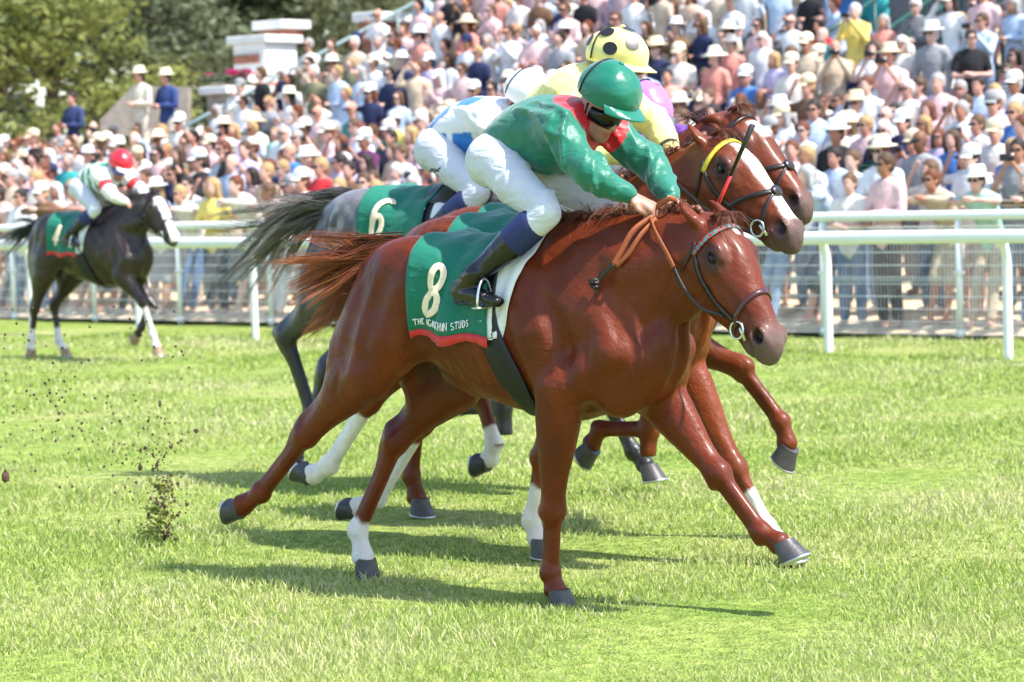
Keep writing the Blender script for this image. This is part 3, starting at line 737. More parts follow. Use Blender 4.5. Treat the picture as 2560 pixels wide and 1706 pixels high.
    # --- boots
    for sd, sg in (('R', -1), ('L', 1)):
        kn, an = g['knee' + sd], g['ank' + sd]; top = kn * .80 + an * .20
        S = SDF(np.minimum(kn, an) - np.array([.24, .12, .20]), np.maximum(kn, an) + np.array([.20, .12, .06]), h * .9)
        S.chain([(*top, .066, .074), (*(kn * .55 + an * .45), .062, .074), (*(kn * .25 + an * .75), .046, .055), (*an, .043, .050)], k=.02, sub=2)
        ft = np.array([.86, sg * .02, -.30]); ft = unit(ft); ft = unit(np.array([.90, sg * .10, -.12])); hl = an + np.array([-.085, 0, -.075]); toe = hl + ft * .235
        S.chain([(*an, .043, .048), (*(an * .5 + hl * .5), .040, .046), (*(hl + np.array([0, 0, .01])), .034, .040), (*(hl + ft * .12 + np.array([0, 0, .008])), .040, .036), (*(toe), .036, .022)], k=.03, sub=2)
        S.chain([(*(hl + np.array([-.01, 0, -.036])), .030, .010), (*(hl + ft * .10 + np.array([0, 0, -.032])), .034, .008), (*(toe + np.array([0, 0, -.02])), .033, .006)], k=.006)
        for i in range(3):
            p = an * (1 - .05 * i) + kn * .05 * i + np.array([.0, sg * .1, 0]); fold(S, [p + np.array([-.05 + .02 * i % .03, 0, .012]), p, p + np.array([.05, 0, -.01])], [.004] * 3, .012)
        V, Fq = S.mesh(1)
        t, _ = seg_t(V, top, an); C = np.where((t < look.get('sock', .33))[:, None] & (V[:, 2] > an[2] + .05)[:, None], np.array(look.get('sockc', (.012, .022, .10))), np.array([.006, .006, .007]))
        mesh_obj('boot', V, Fq, BOOT_M, P, True, C)
        # stirrup iron
        mb = MB(); cpt = hl + ft * .145 + np.array([0, 0, -.04])
        pts = [cpt + np.array([.0, .055 * math.cos(t2), 0]) + np.array([.01, 0, .125 * max(math.sin(t2), 0)]) for t2 in np.linspace(0, math.pi, 15)]; mb.tube(pts, .006, 6)
        mb.box(cpt, (.035, .12, .008)); mb.build('stirrup', mat('stirrup_metal', (.62, .63, .62), .3, .9), P)
    # --- helmet
    Hc = hp(.015, .098); mb = MB(); RU, RF_, RC = .130, .155, .126; seg = 40; V = []; rings = 16
    for i in range(rings):
        el = math.pi / 2 * (1 - i / (rings - 1) * 1.22); z = math.sin(el) * RU; r = math.cos(el)
        for j in range(seg):
            a2 = 2 * math.pi * j / seg; V.append(Hc + f * (RF_ * r * math.cos(a2)) + c * (RC * r * math.sin(a2)) + u * z)
    V = np.array(V); 
    Fc = [(i * seg + j, i * seg + (j + 1) % seg, (i + 1) * seg + (j + 1) % seg, (i + 1) * seg + j) for i in range(rings - 1) for j in range(seg)]
    nn = V - Hc; rr = np.random.default_rng(3); V = V + unit(u) * 0 + nn / np.linalg.norm(nn, axis=1, keepdims=True) * (.007 * (vnoise(V * np.array([1, 1, 1.]), 18, 6) - .5) * 2)[:, None]
    hm = mesh_obj('helmet', V, [t[::-1] for t in Fc] + [tuple(range(seg))], look['cap_mat'], P)
    mb = MB(); V = []; n2 = 17                                                          # peak
    for i in range(5):
        for j in range(n2):
            a2 = R_(-62 + 124 * j / (n2 - 1)); e = i / 4; r = 1 + .0 * e; ext = .062 * e * math.cos(a2) ** .8
            V.append(Hc + f * ((RF_ - .005) * math.cos(a2) * 1.0 + ext) + c * (RC * math.sin(a2) * (1.0 + .06 * e)) + u * (-.018 - .014 * e - .020 * (e * math.sin(a2)) ** 2))
    V = np.array(V); V2 = V - u * .006; m = len(V); Fc = []
    for i in range(4):
        for j in range(n2 - 1): q = (i * n2 + j, i * n2 + j + 1, (i + 1) * n2 + j + 1, (i + 1) * n2 + j); Fc += [q, tuple(x + m for x in q[::-1])]
    for j in range(n2 - 1): Fc.append((4 * n2 + j, 4 * n2 + j + 1, 4 * n2 + j + 1 + m, 4 * n2 + j + m))
    mesh_obj('peak', np.vstack([V, V2]), Fc, look.get('peak_mat', look['cap_mat']), hm)
    mb = MB(); pts = [Hc + 1.02 * (f * (RF_ * math.cos(a2) * -.42) + c * (-RC * math.cos(0) * math.cos(t2)) * 1.0 * .93 + u * (RU * math.sin(t2) * .93)) for a2 in (0,) for t2 in np.linspace(-.25, math.pi + .25, 25)]
    mb.tube(pts, .004, 6); mb.build('elastic_band', mat('black_elastic', (.01, .01, .012), .6), hm)
    if look.get('button', True):
        mb = MB(); mb.lathe([(.0, -.004), (.013, -.002), (.012, .006), (.006, .010), (.0005, .011)], 12, M=np.c_[f, c, u], c=Hc + u * (RU + .003)); mb.build('cap_button', look['cap_mat'], hm)
    for (dx, dy, r0) in look.get('spots', []):
        th, ph = R_(dx), R_(dy); ctr = np.array([math.cos(ph) * math.cos(th), math.cos(ph) * math.sin(th), math.sin(ph)]); t1 = unit(np.cross(ctr, (0, 0, 1))); t2 = np.cross(ctr, t1)
        V = [ctr * 1.055]; 
        for j in range(20): v = unit(ctr + math.tan(R_(r0)) * (math.cos(j * .314159) * t1 + math.sin(j * .314159) * t2)); V.append(v * 1.055)
        V = np.array([Hc + f * (RF_ * v[0]) + c * (RC * v[1]) + u * (RU * v[2]) for v in V])
        mesh_obj('spot', V, [(0, j + 1, (j + 1) % 20 + 1) for j in range(20)], mat('black_spot', (.012, .012, .013), .4), hm)
    # goggles
    V = []; n3 = 21; rows = 6
    for i in range(rows):
        for j in range(n3):
            a2 = R_(-88 + 176 * j / (n3 - 1)); e = (i / (rows - 1) - .5) * 2; hgt = .037 * (1 - .25 * abs(math.sin(a2)) ** 3) * (1 - .35 * math.exp(-(a2 / .16) ** 2) * (e < 0))
            bulge = .010 * (1 - e * e)
            V.append(hp((.088 + bulge) * math.cos(a2) + .012, -.002 + hgt * e, (.077 + bulge) * math.sin(a2)))
    Fc = [(i * n3 + j, i * n3 + j + 1, (i + 1) * n3 + j + 1, (i + 1) * n3 + j) for i in range(rows - 1) for j in range(n3 - 1)]
    gg = mesh_obj('goggles', V, Fc, look.get('goggle_mat', mat('goggle_lens', (.005, .004, .005), .08, Specular_IOR_Level=.4)), P)
    md = gg.modifiers.new('thick', 'SOLIDIFY'); md.thickness = .004
    for sg in (-1, 1):
        mb = MB(); pts = [hp(-.01, .03, sg * .082), hp(.0, -.03, sg * .078), hp(.02, -.075, sg * .060), hp(.045, -.118, sg * .022), hp(.05, -.122, 0)]; mb.tube(crom(pts, 4), .0055, 6); mb.build('chin_strap', mat('black_elastic'), P)
    return P
mat_breech = cloth_mat('white_breeches', (.60, .62, .67), .65, .10, .9, 14.)
def boot_mat():
    k = NT('boot_leather'); k.set(Roughness=.2, Coat_Weight=.15, Coat_Roughness=.05); a = k.n('VertexColor'); a.layer_name = 'Col'; k.l(a.outputs[0], k.b.inputs['Base Color'])
    sp = k.n('SeparateColor'); k.l(a.outputs[0], sp.inputs[0]); r = k.ramp(sp.outputs[2], [(.02, (.16,) * 3), (.06, (.7,) * 3)]); k.l(r.outputs[0], k.b.inputs['Roughness'])
    r2 = k.ramp(sp.outputs[2], [(.02, (.15,) * 3), (.06, (0,) * 3)]); k.l(r2.outputs[0], k.b.inputs['Coat Weight'])
    tc = k.n('TexCoord'); nz = k.n('TexNoise', i_Scale=30.0, i_Detail=4.0, i_Distortion=1.0); k.l(tc.outputs['Object'], nz.inputs[0]); k.bump(nz.outputs['Fac'], .3, .012); return k.m
BOOT_M = boot_mat()
# ---------------------------------------------------------------- the leading chestnut
HERO_O = (.154, 11.29, 0); HERO_H = 36
CHEST = (.128, .0205, .0032)
COAT_M = coat_mat('chestnut_coat')
HOOF_D = mat('hoof_dark', (.055, .052, .055), .45, var=.35, scale=25, bump=.3, bscale=60)
HERO = dict(
    RF=dict(j=[(.45, -.155, 1.10), (.17, -.175, .90), (.088, -.115, .395), (.055, -.095, .115), (.075, -.095, .045)], hoof=0),
    LF=dict(j=[(.56, .165, 1.10), (.475, .15, .885), (.80, .11, .565), (1.015, .10, .325), (1.10, .10, .285)], hoof=24, top=(.16, .085, 1.5)),
    RH=dict(j=[(-.62, -.12, 1.36), (-.86, -.19, .985), (-1.295, -.14, .68), (-1.615, -.11, .385), (-1.735, -.11, .32)], hoof=-98),
    LH=dict(j=[(-.58, .12, 1.34), (-.665, .19, .90), (-.985, .14, .63), (-1.215, .12, .20), (-1.19, .12, .075)], hoof=-12, butt=(-.86, .12, 1.26)),
    head=((.872, -.0, 1.628), 58, 12),
    ear=[(.01, .0, .058), (-.05, .0, .080), (-.10, -.012, .084), (-.155, -.028, .072)],
)
# ---------------------------------------------------------------- setting: turf, rails, terrace, stand, trees
RD = np.array([.785, -.62, 0]); RD = RD / np.linalg.norm(RD); RN = np.array([-RD[1], RD[0], 0]); PC = np.array([.1, 30.6, 0])
def tu(t, u, z=0.): return PC + t * RD + u * RN + np.array([0, 0, z])
def terr(u): return 0.0 if u < 0 else (.19 * u if u < 6.5 else 1.235 + .375 * (u - 6.5))
def terr_left(u): return 0.0 if u < 0 else (.155 * u if u < 12 else 1.86)

def turf_mat():
    k = NT('turf'); k.set(Roughness=.95); k.b.inputs['Specular IOR Level'].default_value = .1
    tc = k.n('TexCoord'); n1 = k.n('TexNoise', i_Scale=.9, i_Detail=7.0, i_Roughness=.65); n2 = k.n('TexNoise', i_Scale=14.0, i_Detail=6.0); n3 = k.n('TexNoise', i_Scale=70.0, i_Detail=3.0)
    mp = k.n('Mapping'); mp.inputs['Rotation'].default_value = (0, 0, R_(36)); mp.inputs['Scale'].default_value = (.45, 1, 1); k.l(tc.outputs['Object'], mp.inputs[0])
    k.l(mp.outputs[0], n1.inputs[0]); k.l(tc.outputs['Object'], n2.inputs[0]); k.l(tc.outputs['Object'], n3.inputs[0])
    r1 = k.ramp(n1.outputs['Fac'], [(.28, (.19, .30, .05)), (.5, (.32, .40, .10)), (.72, (.48, .47, .21))])
    r2 = k.ramp(n2.outputs['Fac'], [(.3, (.6, .66, .55)), (.7, (1.3, 1.25, 1.25))]); r3 = k.ramp(n3.outputs['Fac'], [(.3, (.65, .68, .6)), (.7, (1.25, 1.25, 1.3))])
    m1 = k.n('MixRGB', blend_type='MULTIPLY'); m1.inputs[0].default_value = 1; k.l(r1.outputs[0], m1.inputs[1]); k.l(r2.outputs[0], m1.inputs[2])
    m2 = k.n('MixRGB', blend_type='MULTIPLY'); m2.inputs[0].default_value = 1; k.l(m1.outputs[0], m2.inputs[1]); k.l(r3.outputs[0], m2.inputs[2]); k.l(m2.outputs[0], k.b.inputs['Base Color'])
    b = k.bump(n3.outputs['Fac'], .8, .05); k.bump(n2.outputs['Fac'], .5, .08, b); return k.m
gx = np.linspace(-45, 45, 61); gy = np.concatenate([np.linspace(-12, 34, 60), np.linspace(36, 900, 12)])
def gh(x, y): return .018 * math.sin(1.7 * x + .9 * y) + .014 * math.sin(3.1 * x - 2.3 * y + 1)
gx = np.concatenate([[-900, -200], gx, [200, 900]])
V = [(x, y, -.02 + gh(x, y)) for x in gx for y in gy]; ny = len(gy)
tag(mesh_obj('ground', V, [(i * ny + j, (i + 1) * ny + j, (i + 1) * ny + j + 1, i * ny + j + 1) for i in range(len(gx) - 1) for j in range(ny - 1)], turf_mat()), kind='structure')

# sandy viewing apron and stepped stand
def sand_mat(): return mat('sand_path', (.66, .52, .34), .95, var=.35, scale=6, bump=.5, bscale=120)
us = [.03, .1, 1, 2, 3, 4, 5, 6, 6.5]; ts = np.linspace(-12.5, 13, 30)
V = [tu(t, u, (.012 if u <= 0 else 0) + terr(u) * (1 if True else 0) + .012) for t in ts for u in us]; nuu = len(us)
tag(mesh_obj('path', V, [(i * nuu + j, (i + 1) * nuu + j, (i + 1) * nuu + j + 1, i * nuu + j + 1) for i in range(len(ts) - 1) for j in range(nuu - 1)], sand_mat()), kind='structure')
us = list(np.linspace(.03, 13.5, 14)) + [60]; ts = np.linspace(-70, -12.5, 20)
V = [tu(t, u, terr_left(u) + .012) for t in ts for u in us]; nuu = len(us)
tag(mesh_obj('terrain', V, [(i * nuu + j, (i + 1) * nuu + j, (i + 1) * nuu + j + 1, i * nuu + j + 1) for i in range(len(ts) - 1) for j in range(nuu - 1)], sand_mat()), kind='structure')
CONC = mat('stand_concrete', (.15, .15, .15), .9, var=.25, scale=3, bump=.3, bscale=40)
stand = bpy.data.objects.new('grandstand', None); COL.objects.link(stand); stand.location = tu(0, 6.5); tag(stand, 'stepped concrete grandstand packed with spectators behind the apron', 'grandstand')
def rel(P, o): return np.asarray(P) - np.array(o.location)
STEP_D = .80
def step_z(k): return 1.235 + .30 * (k + 1)
for k in range(12):
    mb = MB(); u0 = 6.5 + STEP_D * k; z1 = step_z(k); Mx = np.c_[RD, RN, (0, 0, 1)]
    mb.box(rel(tu(.2, u0 + STEP_D / 2, z1 / 2), stand), (25.4, STEP_D - .004, z1), Mx); mb.build('step', CONC, stand, False)
mb = MB(); mb.box(rel(tu(.2, 6.5 + 12 * STEP_D + .2, 4.5), stand), (25.4, .3, 9.0), np.c_[RD, RN, (0, 0, 1)]); mb.build('back_wall', mat('stand_shade_wall', (.16, .17, .17), .8, var=.3, scale=2), stand, False)
GREEN_MET = mat('green_railing_paint', (.012, .075, .062), .4, coat=.2)
def handrail(t, u0, u1, label, h=1.2, m=GREEN_MET, npost=5):
    o = bpy.data.objects.new('handrail', None); COL.objects.link(o); zf = lambda u: terr(u) + .34; o.location = tu(t, u0, zf(u0)); tag(o, label, 'railing', 'stand handrails')
    for dz, nm in ((h, 'top_rail'), (h * .5, 'mid_rail')):
        mb = MB(); mb.tube([rel(tu(t, u, zf(u) + dz), o) for u in np.linspace(u0, u1, 8)], .036, 8); mb.build(nm, m, o)
    for u in np.linspace(u0, u1, npost):
        mb = MB(); mb.tube([rel(tu(t, u, zf(u) - .1), o), rel(tu(t, u, zf(u) + h), o)], .024, 8); mb.build('post', m, o)
handrail(-12.2, 6.6, 14, 'grey green handrail climbing the left end of the grandstand', m=mat('grey_railing', (.20, .28, .28), .4))
handrail(-1.3, 9.2, 15.5, 'dark green stair handrail climbing through the stand at upper right')
handrail(.2, 9.2, 15.5, 'dark green stair handrail at the far upper right of the stand')
def crossrail(t0, t1, u, label):
    o = bpy.data.objects.new('crush_barrier', None); COL.objects.link(o); z = terr(u) + .34; o.location = tu(t0, u, z); tag(o, label, 'railing', 'stand barriers')
    for dz in (.55, 1.0):
        mb = MB(); mb.tube([rel(tu(t, u, z + dz), o) for t in (t0, (t0 + t1) / 2, t1)], .026, 8); mb.build('rail', GREEN_MET, o)
    for t in np.linspace(t0, t1, 4): mb = MB(); mb.tube([rel(tu(t, u, z - .1), o), rel(tu(t, u, z + 1.0), o)], .024, 8); mb.build('post', GREEN_MET, o)
crossrail(-3.6, -1.3, 9.3, 'dark green crush barrier left of the stair at upper right'); crossrail(.2, 4.5, 9.3, 'dark green crush barrier at the right edge of the stand')
crossrail(-12.2, -9.5, 6.7, 'grey green barrier at the front of the stand, left end')

# white rails
WHITE_PVC = mat('white_pvc', (.80, .83, .82), .35, var=.04, scale=3, coat=.15)
WHITE_MET = mat('white_metal', (.74, .77, .76), .45, var=.08, scale=8)
rr = bpy.data.objects.new('running_rail', None); COL.objects.link(rr); rr.location = tu(0, -2.28); tag(rr, 'white plastic running rail on curved posts along the track', 'rail')
mb = MB(); P = [rel(tu(t, -2.28, 1.137 + .006 * math.sin(t * 1.1)), rr) for t in np.linspace(-40, 20, 61)]; mb.tube(P, .050, 16, up=(0, 0, 1), flat=1.3); mb.build('top_rail', WHITE_PVC, rr)
for k in range(-14, 7):
    t = 5.59 + 1.975 * (k - 3); mb = MB(); P = crom([tu(t, -2.28 + .13, -.1), tu(t, -2.28 + .13, .55), tu(t, -2.28 + .125, .90), tu(t, -2.28 + .07, 1.05), tu(t, -2.28 + .01, 1.12)], 5); mb.tube([rel(p, rr) for p in P], .044, 12, up=tuple(RD)); mb.build('post', WHITE_PVC, rr)
cf = bpy.data.objects.new('crowd_fence', None); COL.objects.link(cf); cf.location = tu(0, 0); tag(cf, 'white crowd fence with tubular top rail and welded wire mesh panels', 'fence')
mb = MB(); mb.tube([rel(tu(t, 0, 1.29), cf) for t in np.linspace(-40, 20, 31)], .052, 14); mb.build('top_rail', WHITE_PVC, cf)
BAY = 1.665; HZ = [1.17, .90, .76, .63, .60, .56, .425, .29, .156, .118, .08, .03]
mb = MB()
for z in HZ: mb.tube([(0, 0, z), (BAY / 2, 0, z), (BAY, 0, z)], .0058, 5, cap=False, up=(0, 1, 0))
for x in np.arange(.04, BAY, .043): mb.tube([(x, .006, .02), (x, .006, 1.18)], .0028, 3, cap=False, up=(0, 1, 0))
pm = mb.build('mesh_panel', WHITE_MET, cf); fa = math.atan2(RD[1], RD[0])
mb = MB(); mb.tube([(0, 0, -.1), (0, 0, 1.27)], .036, 12); mb.lathe([(.036, .66), (.058, .665), (.058, .70), (.036, .705)], 12); mb.lathe([(.036, 0), (.055, .01), (.055, .06), (.036, .08)], 12); po = mb.build('post', WHITE_MET, cf)
first = True
for k in range(-12, 7):
    t = 5.9 + BAY * (k - 4)
    for src in (pm, po):
        q = src if first else src.copy()
        if not first: COL.objects.link(q)
        q.parent = cf; q.location = rel(tu(t, 0.045 if src is pm else 0), cf); q.rotation_euler = (0, 0, fa)
    first = False

# brick and white end wall of the stand, flowers
BRICK = mat('brick_red', (.36, .14, .09), .9, var=.4, scale=12, bump=.4, bscale=60); COPING = mat('white_coping', (.78, .77, .74), .75, var=.08, scale=5)
ew = bpy.data.objects.new('end_wall', None); COL.objects.link(ew); ew.location = tu(-13.0, 8.5); tag(ew, 'stepped brick end wall with white copings beside the trees', 'wall')
def blk(nm, t, u, z0, z1, lt, lu, m):
    mb = MB(); mb.box(rel(tu(t, u, (z0 + z1) / 2), ew), (lt, lu, z1 - z0), np.c_[RD, RN, (0, 0, 1)]); o = mb.build(nm, m, ew, False); bv = o.modifiers.new('b', 'BEVEL'); bv.width = .02; bv.segments = 2; return o
blk('lower_wall', -13.4, 9.4, 0, 3.40, .5, 1.7, mat('pale_stone', (.33, .29, .25), .9, var=.25, scale=8, bump=.4, bscale=50)); blk('coping', -13.4, 9.4, 3.40, 3.54, .7, 1.9, COPING)
blk('pier', -13.7, 10.1, 0, 3.62, .8, 1.0, BRICK); blk('coping', -13.9, 9.9, 3.62, 3.76, 1.1, 1.2, COPING); blk('panel', -13.7, 10.15, 3.76, 4.34, .80, .85, COPING); blk('recess', -13.75, 9.9, 3.98, 4.14, .62, .45, BRICK)
blk('coping', -13.7, 10.15, 4.34, 4.48, 1.0, 1.0, COPING); blk('brick_band', -13.6, 10.5, 4.48, 4.60, .55, .6, BRICK); blk('cap', -13.6, 10.5, 4.60, 4.76, .75, .8, COPING)
blk('parapet', -12.6, 13.2, 0, 4.72, .4, 3.0, BRICK); blk('coping', -12.6, 13.2, 4.72, 4.9, .6, 3.1, COPING)

def at(px, py, Y):
    """point seen at a pixel of the 2560 frame at distance Y"""
    d = cam.matrix_world.to_3x3() @ Vector(((px - 1280) / 6400, -(py - 853) / 6400, -1)); d = d * (Y / d.y); return np.array(cam.matrix_world.translation + d)
fr_ = [at(*q) for q in ((250, 300, 46.6), (335, 214, 46.6), (470, 218, 46.6), (470, 340, 46.6), (250, 340, 46.6))]; V = np.array([p - np.array(ew.location) for p in fr_] + [p - np.array(ew.location) + np.array([0, .5, 0]) for p in fr_])
mesh_obj('ramp_wall', V, [(4, 3, 2, 1, 0), (5, 6, 7, 8, 9)] + [(i, (i + 1) % 5, (i + 1) % 5 + 5, i + 5) for i in range(5)], mat('pale_stone'), ew, False)
def leaf_mat(name, c0, c1, tr=.35):
    k = NT(name); k.set(Roughness=.5); k.b.inputs['Specular IOR Level'].default_value = .35
    a = k.n('VertexColor'); a.layer_name = 'Col'; sp = k.n('SeparateColor'); k.l(a.outputs[0], sp.inputs[0])
    mx = k.n('MixRGB'); mx.inputs[1].default_value = (*c0, 1); mx.inputs[2].default_value = (*c1, 1); k.l(sp.outputs[0], mx.inputs[0]); k.l(mx.outputs[0], k.b.inputs['Base Color'])
    t = k.n('BsdfTranslucent'); k.l(mx.outputs[0], t.inputs[0]); ms = k.n('MixShader'); ms.inputs[0].default_value = tr; out = k.t.nodes['Material Output']
    k.l(k.b.outputs[0], ms.inputs[1]); k.l(t.outputs[0], ms.inputs[2]); k.l(ms.outputs[0], out.inputs['Surface']); return k.m
def leaf_cloud(centres, radii, n, size, seed, clump=.35):
    rg = np.random.default_rng(seed); centres = np.array(centres, float); radii = np.array(radii, float)
    w = (radii.prod(1) if radii.ndim == 2 else radii ** 3); w = w / w.sum(); nc = max(n // 60, 1)
    ci = rg.choice(len(centres), nc, p=w); d = rg.normal(0, 1, (nc, 3)); d /= np.linalg.norm(d, axis=1, keepdims=True); rad = rg.random(nc) ** .40
    cc = centres[ci] + d * rad[:, None] * (radii[ci] if radii.ndim == 2 else radii[ci][:, None])
    k = n // nc; P = np.repeat(cc, k, 0) + rg.normal(0, clump, (nc * k, 3)) * np.array([1, 1, .6]); m = len(P)
    tone = np.clip(np.repeat(rg.random(nc), k) * .7 + rg.random(m) * .3, 0, 1)
    a = rg.normal(0, 1, (m, 3)); a[:, 2] *= .5; a /= np.linalg.norm(a, axis=1, keepdims=True); b = np.cross(a, rg.normal(0, 1, (m, 3))); b /= np.linalg.norm(b, axis=1, keepdims=True); s = size * rg.uniform(.6, 1.4, m)[:, None]
    V = np.stack([P - a * s, P + b * s * .5, P + a * s, P - b * s * .5], 1).reshape(-1, 3); F = np.arange(4 * m).reshape(-1, 4)
    return V, F, np.repeat(tone, 4)[:, None] * np.ones(3)
BARK = mat('bark', (.10, .075, .055), .95, var=.4, scale=8, bump=.8, bscale=20)
def tree(x, y, h, cr, label, m, n, size, seed, low=.30):
    rg = np.random.default_rng(seed); o = bpy.data.objects.new('broadleaf_tree', None); COL.objects.link(o); o.location = (x, y, 0); tag(o, label, 'tree', 'trees behind the crowd')
    mb = MB(); mb.tube(crom([(0, 0, -.2), (.1, 0, h * .2), (.0, .1, h * .45), (.15, 0, h * .75)], 4), np.linspace(.32, .10, 13), 10)
    cs = []; rs = []
    for i in range(9):
        an = i * 2.4 + rg.random(); el = rg.uniform(low, .95); r = cr * (1 - .5 * abs(el - .5)); e = np.array([math.cos(an) * r * .75, math.sin(an) * r * .75, h * el]); st = np.array([.05, .05, h * max(el * .55, .2)])
        mb.tube(crom([st, (st + e) / 2 + np.array([0, 0, .4]), e], 4), np.linspace(.11, .03, 9), 7); cs.append(e); rs.append((cr * rg.uniform(.40, .60),) * 2 + (cr * rg.uniform(.30, .45),))
    cs.append((0, 0, h * .7)); rs.append((cr * .7, cr * .7, h * .28))
    mb.build('trunk', BARK, o); V, F, C = leaf_cloud(cs, rs, n, size, seed, .32); mesh_obj('crown', V, F, m, o, False, C)
LF1 = leaf_mat('leaves_dark', (.075, .100, .058), (.19, .225, .125)); LF2 = leaf_mat('leaves_yellow_green', (.08, .115, .035), (.36, .38, .11), .45)
for px, Y, h, cr, lab, m, n, sz, sd, low in ((-20, 50, 7.5, 3.2, 'sunlit yellow green tree at the left edge behind the crowd', LF2, 17000, .11, 1, .26), (130, 60, 10, 4.0, 'dark green tree beside the yellow green one', LF1, 17000, .13, 2, .20),
        (400, 64, 11, 4.2, 'dark green tree behind the two men in panama hats', LF1, 17000, .14, 3, .18), (640, 66, 11, 4.2, 'dark green tree behind the white copings', LF1, 17000, .14, 4, .18), (880, 72, 11, 4.2, 'dark green tree half hidden by the end of the stand', LF1, 9000, .16, 5, .2), (-420, 62, 11, 4.5, 'dark green tree well left of the yellow green one', LF1, 8000, .16, 21, .18), (-900, 70, 12, 5, 'broad dark tree far to the left beyond the rails', LF1, 8000, .18, 22, .15), (250, 76, 13, 5.5, 'tall shaded tree filling the gap behind the nearer trees', LF1, 12000, .2, 6, .12), (560, 80, 13, 5.5, 'tall shaded tree deep behind the stand end', LF1, 12000, .2, 7, .12)):
    p = at(px, 300, Y); tree(p[0], p[1], h, cr, lab, m, n, sz, sd, low)
fb = bpy.data.objects.new('flower_bed', None); COL.objects.link(fb); fb.location = at(560, 182, 46); tag(fb, 'pink and red geraniums on the end wall by the white coping', 'flowers')
V, F, C = leaf_cloud([(-.22, 0, -.06), (0, 0, -.03), (.25, 0, 0)], [(.20, .2, .07)] * 3, 420, .045, 9, .05); mesh_obj('blossom', V, F, leaf_mat('petals', (.55, .01, .12), (.75, .06, .30), .3), fb, False, C)
V, F, C = leaf_cloud([(-.2, 0, -.12), (.15, 0, -.1)], [(.3, .2, .10)] * 2, 700, .05, 10, .06); mesh_obj('foliage', V, F, LF1, fb, False, C)
# ---------------------------------------------------------------- tack, mane, tail
LEATHER = mat('dark_leather', (.018, .011, .010), .38, var=.3, scale=60, coat=.2)
REIN_BR = mat('rubber_rein_brown', (.30, .075, .020), .55, bump=.35, bscale=400)
STEEL = mat('bit_steel', (.70, .70, .68), .25, .95)
GIRTH_M = mat('girth_black', (.006, .006, .010), .5, bump=.25, bscale=250)
PAD_M = cloth_mat('white_pad', (.76, .78, .78), .7, .1, .35, 20.)
CLOTH_G = cloth_mat('green_saddlecloth', (.001, .155, .098), .6, .2, .9, 9., spec=.3)
HEM_R = cloth_mat('red_hem', (.62, .012, .015), .5, .2, .2, 12.)
NUM_M = mat('cream_print', (.86, .72, .52), .6, bump=.1)
LET_M = mat('white_print', (.85, .85, .85), .6)

def arc(cx, cy, rx, ry, a0, a1, n=14): return [(cx + rx * math.cos(R_(a)), cy + ry * math.sin(R_(a))) for a in np.linspace(a0, a1, n)]
DIGITS = {'8': [(arc(.5, .745, .27, .20, 0, 372, 24), .21), (arc(.5, .27, .33, .225, 0, 372, 24), .22)],
          '6': [(arc(.5, .28, .30, .22, 0, 372, 24), .21), (arc(.72, .32, .52, .60, 180, 100, 12) + [(.74, .90), (.82, .84)], .21)],
          '7': [([(.14, .86), (.5, .90), (.86, .90)], .20), ([(.84, .90), (.62, .55), (.44, .25), (.40, .03)], .22), ([(.14, .95), (.14, .75)], .1)],
          '4': [([(.66, .97), (.40, .62), (.10, .32)], .20), ([(.08, .30), (.5, .30), (.95, .30)], .18), ([(.66, .97), (.66, .5), (.66, .04)], .23), ([(.50, .05), (.82, .05)], .12)]}
def L_(*p): return list(p)
LETTERS = {'T': [[(0, 1), (.8, 1)], [(.4, 1), (.4, 0)], [(.25, 0), (.55, 0)], [(0, 1), (0, .82)], [(.8, 1), (.8, .82)]],
           'H': [[(.1, 1), (.1, 0)], [(.75, 1), (.75, 0)], [(.1, .5), (.75, .5)], [(0, 1), (.22, 1)], [(0, 0), (.22, 0)], [(.63, 1), (.87, 1)], [(.63, 0), (.87, 0)]],
           'E': [[(.1, 1), (.1, 0)], [(0, 1), (.65, 1)], [(0, 0), (.7, 0)], [(.1, .52), (.5, .52)], [(.65, 1), (.65, .84)], [(.7, 0), (.7, .18)]],
           'A': [[(.08, 0), (.42, 1)], [(.42, 1), (.78, 0)], [(.2, .34), (.64, .34)], [(0, 0), (.2, 0)], [(.64, 0), (.9, 0)]],
           'G': [arc(.45, .5, .42, .5, 50, 320, 14), [(.78, .4), (.78, .08)], [(.6, .42), (.92, .42)]],
           'K': [[(.1, 1), (.1, 0)], [(.7, 1), (.14, .45)], [(.3, .58), (.78, 0)], [(0, 1), (.24, 1)], [(0, 0), (.24, 0)], [(.58, 1), (.82, 1)], [(.64, 0), (.92, 0)]],
           'N': [[(.1, 0), (.1, 1)], [(.1, 1), (.75, 0)], [(.75, 0), (.75, 1)], [(0, 0), (.22, 0)], [(.63, 1), (.87, 1)], [(0, 1), (.14, 1)]],
           'S': [arc(.36, .74, .28, .25, 30, 250, 10) + arc(.36, .26, .30, .25, 80, -150, 12)],
           'U': [[(.1, 1), (.1, .3)] + arc(.42, .3, .32, .3, 180, 360, 9) + [(.74, 1)], [(0, 1), (.24, 1)], [(.62, 1), (.86, 1)]],
           'D': [[(.1, 1), (.1, 0)], [(0, 1), (.3, 1)] + arc(.32, .5, .42, .5, 90, -90, 12) + [(0, 0)]]}

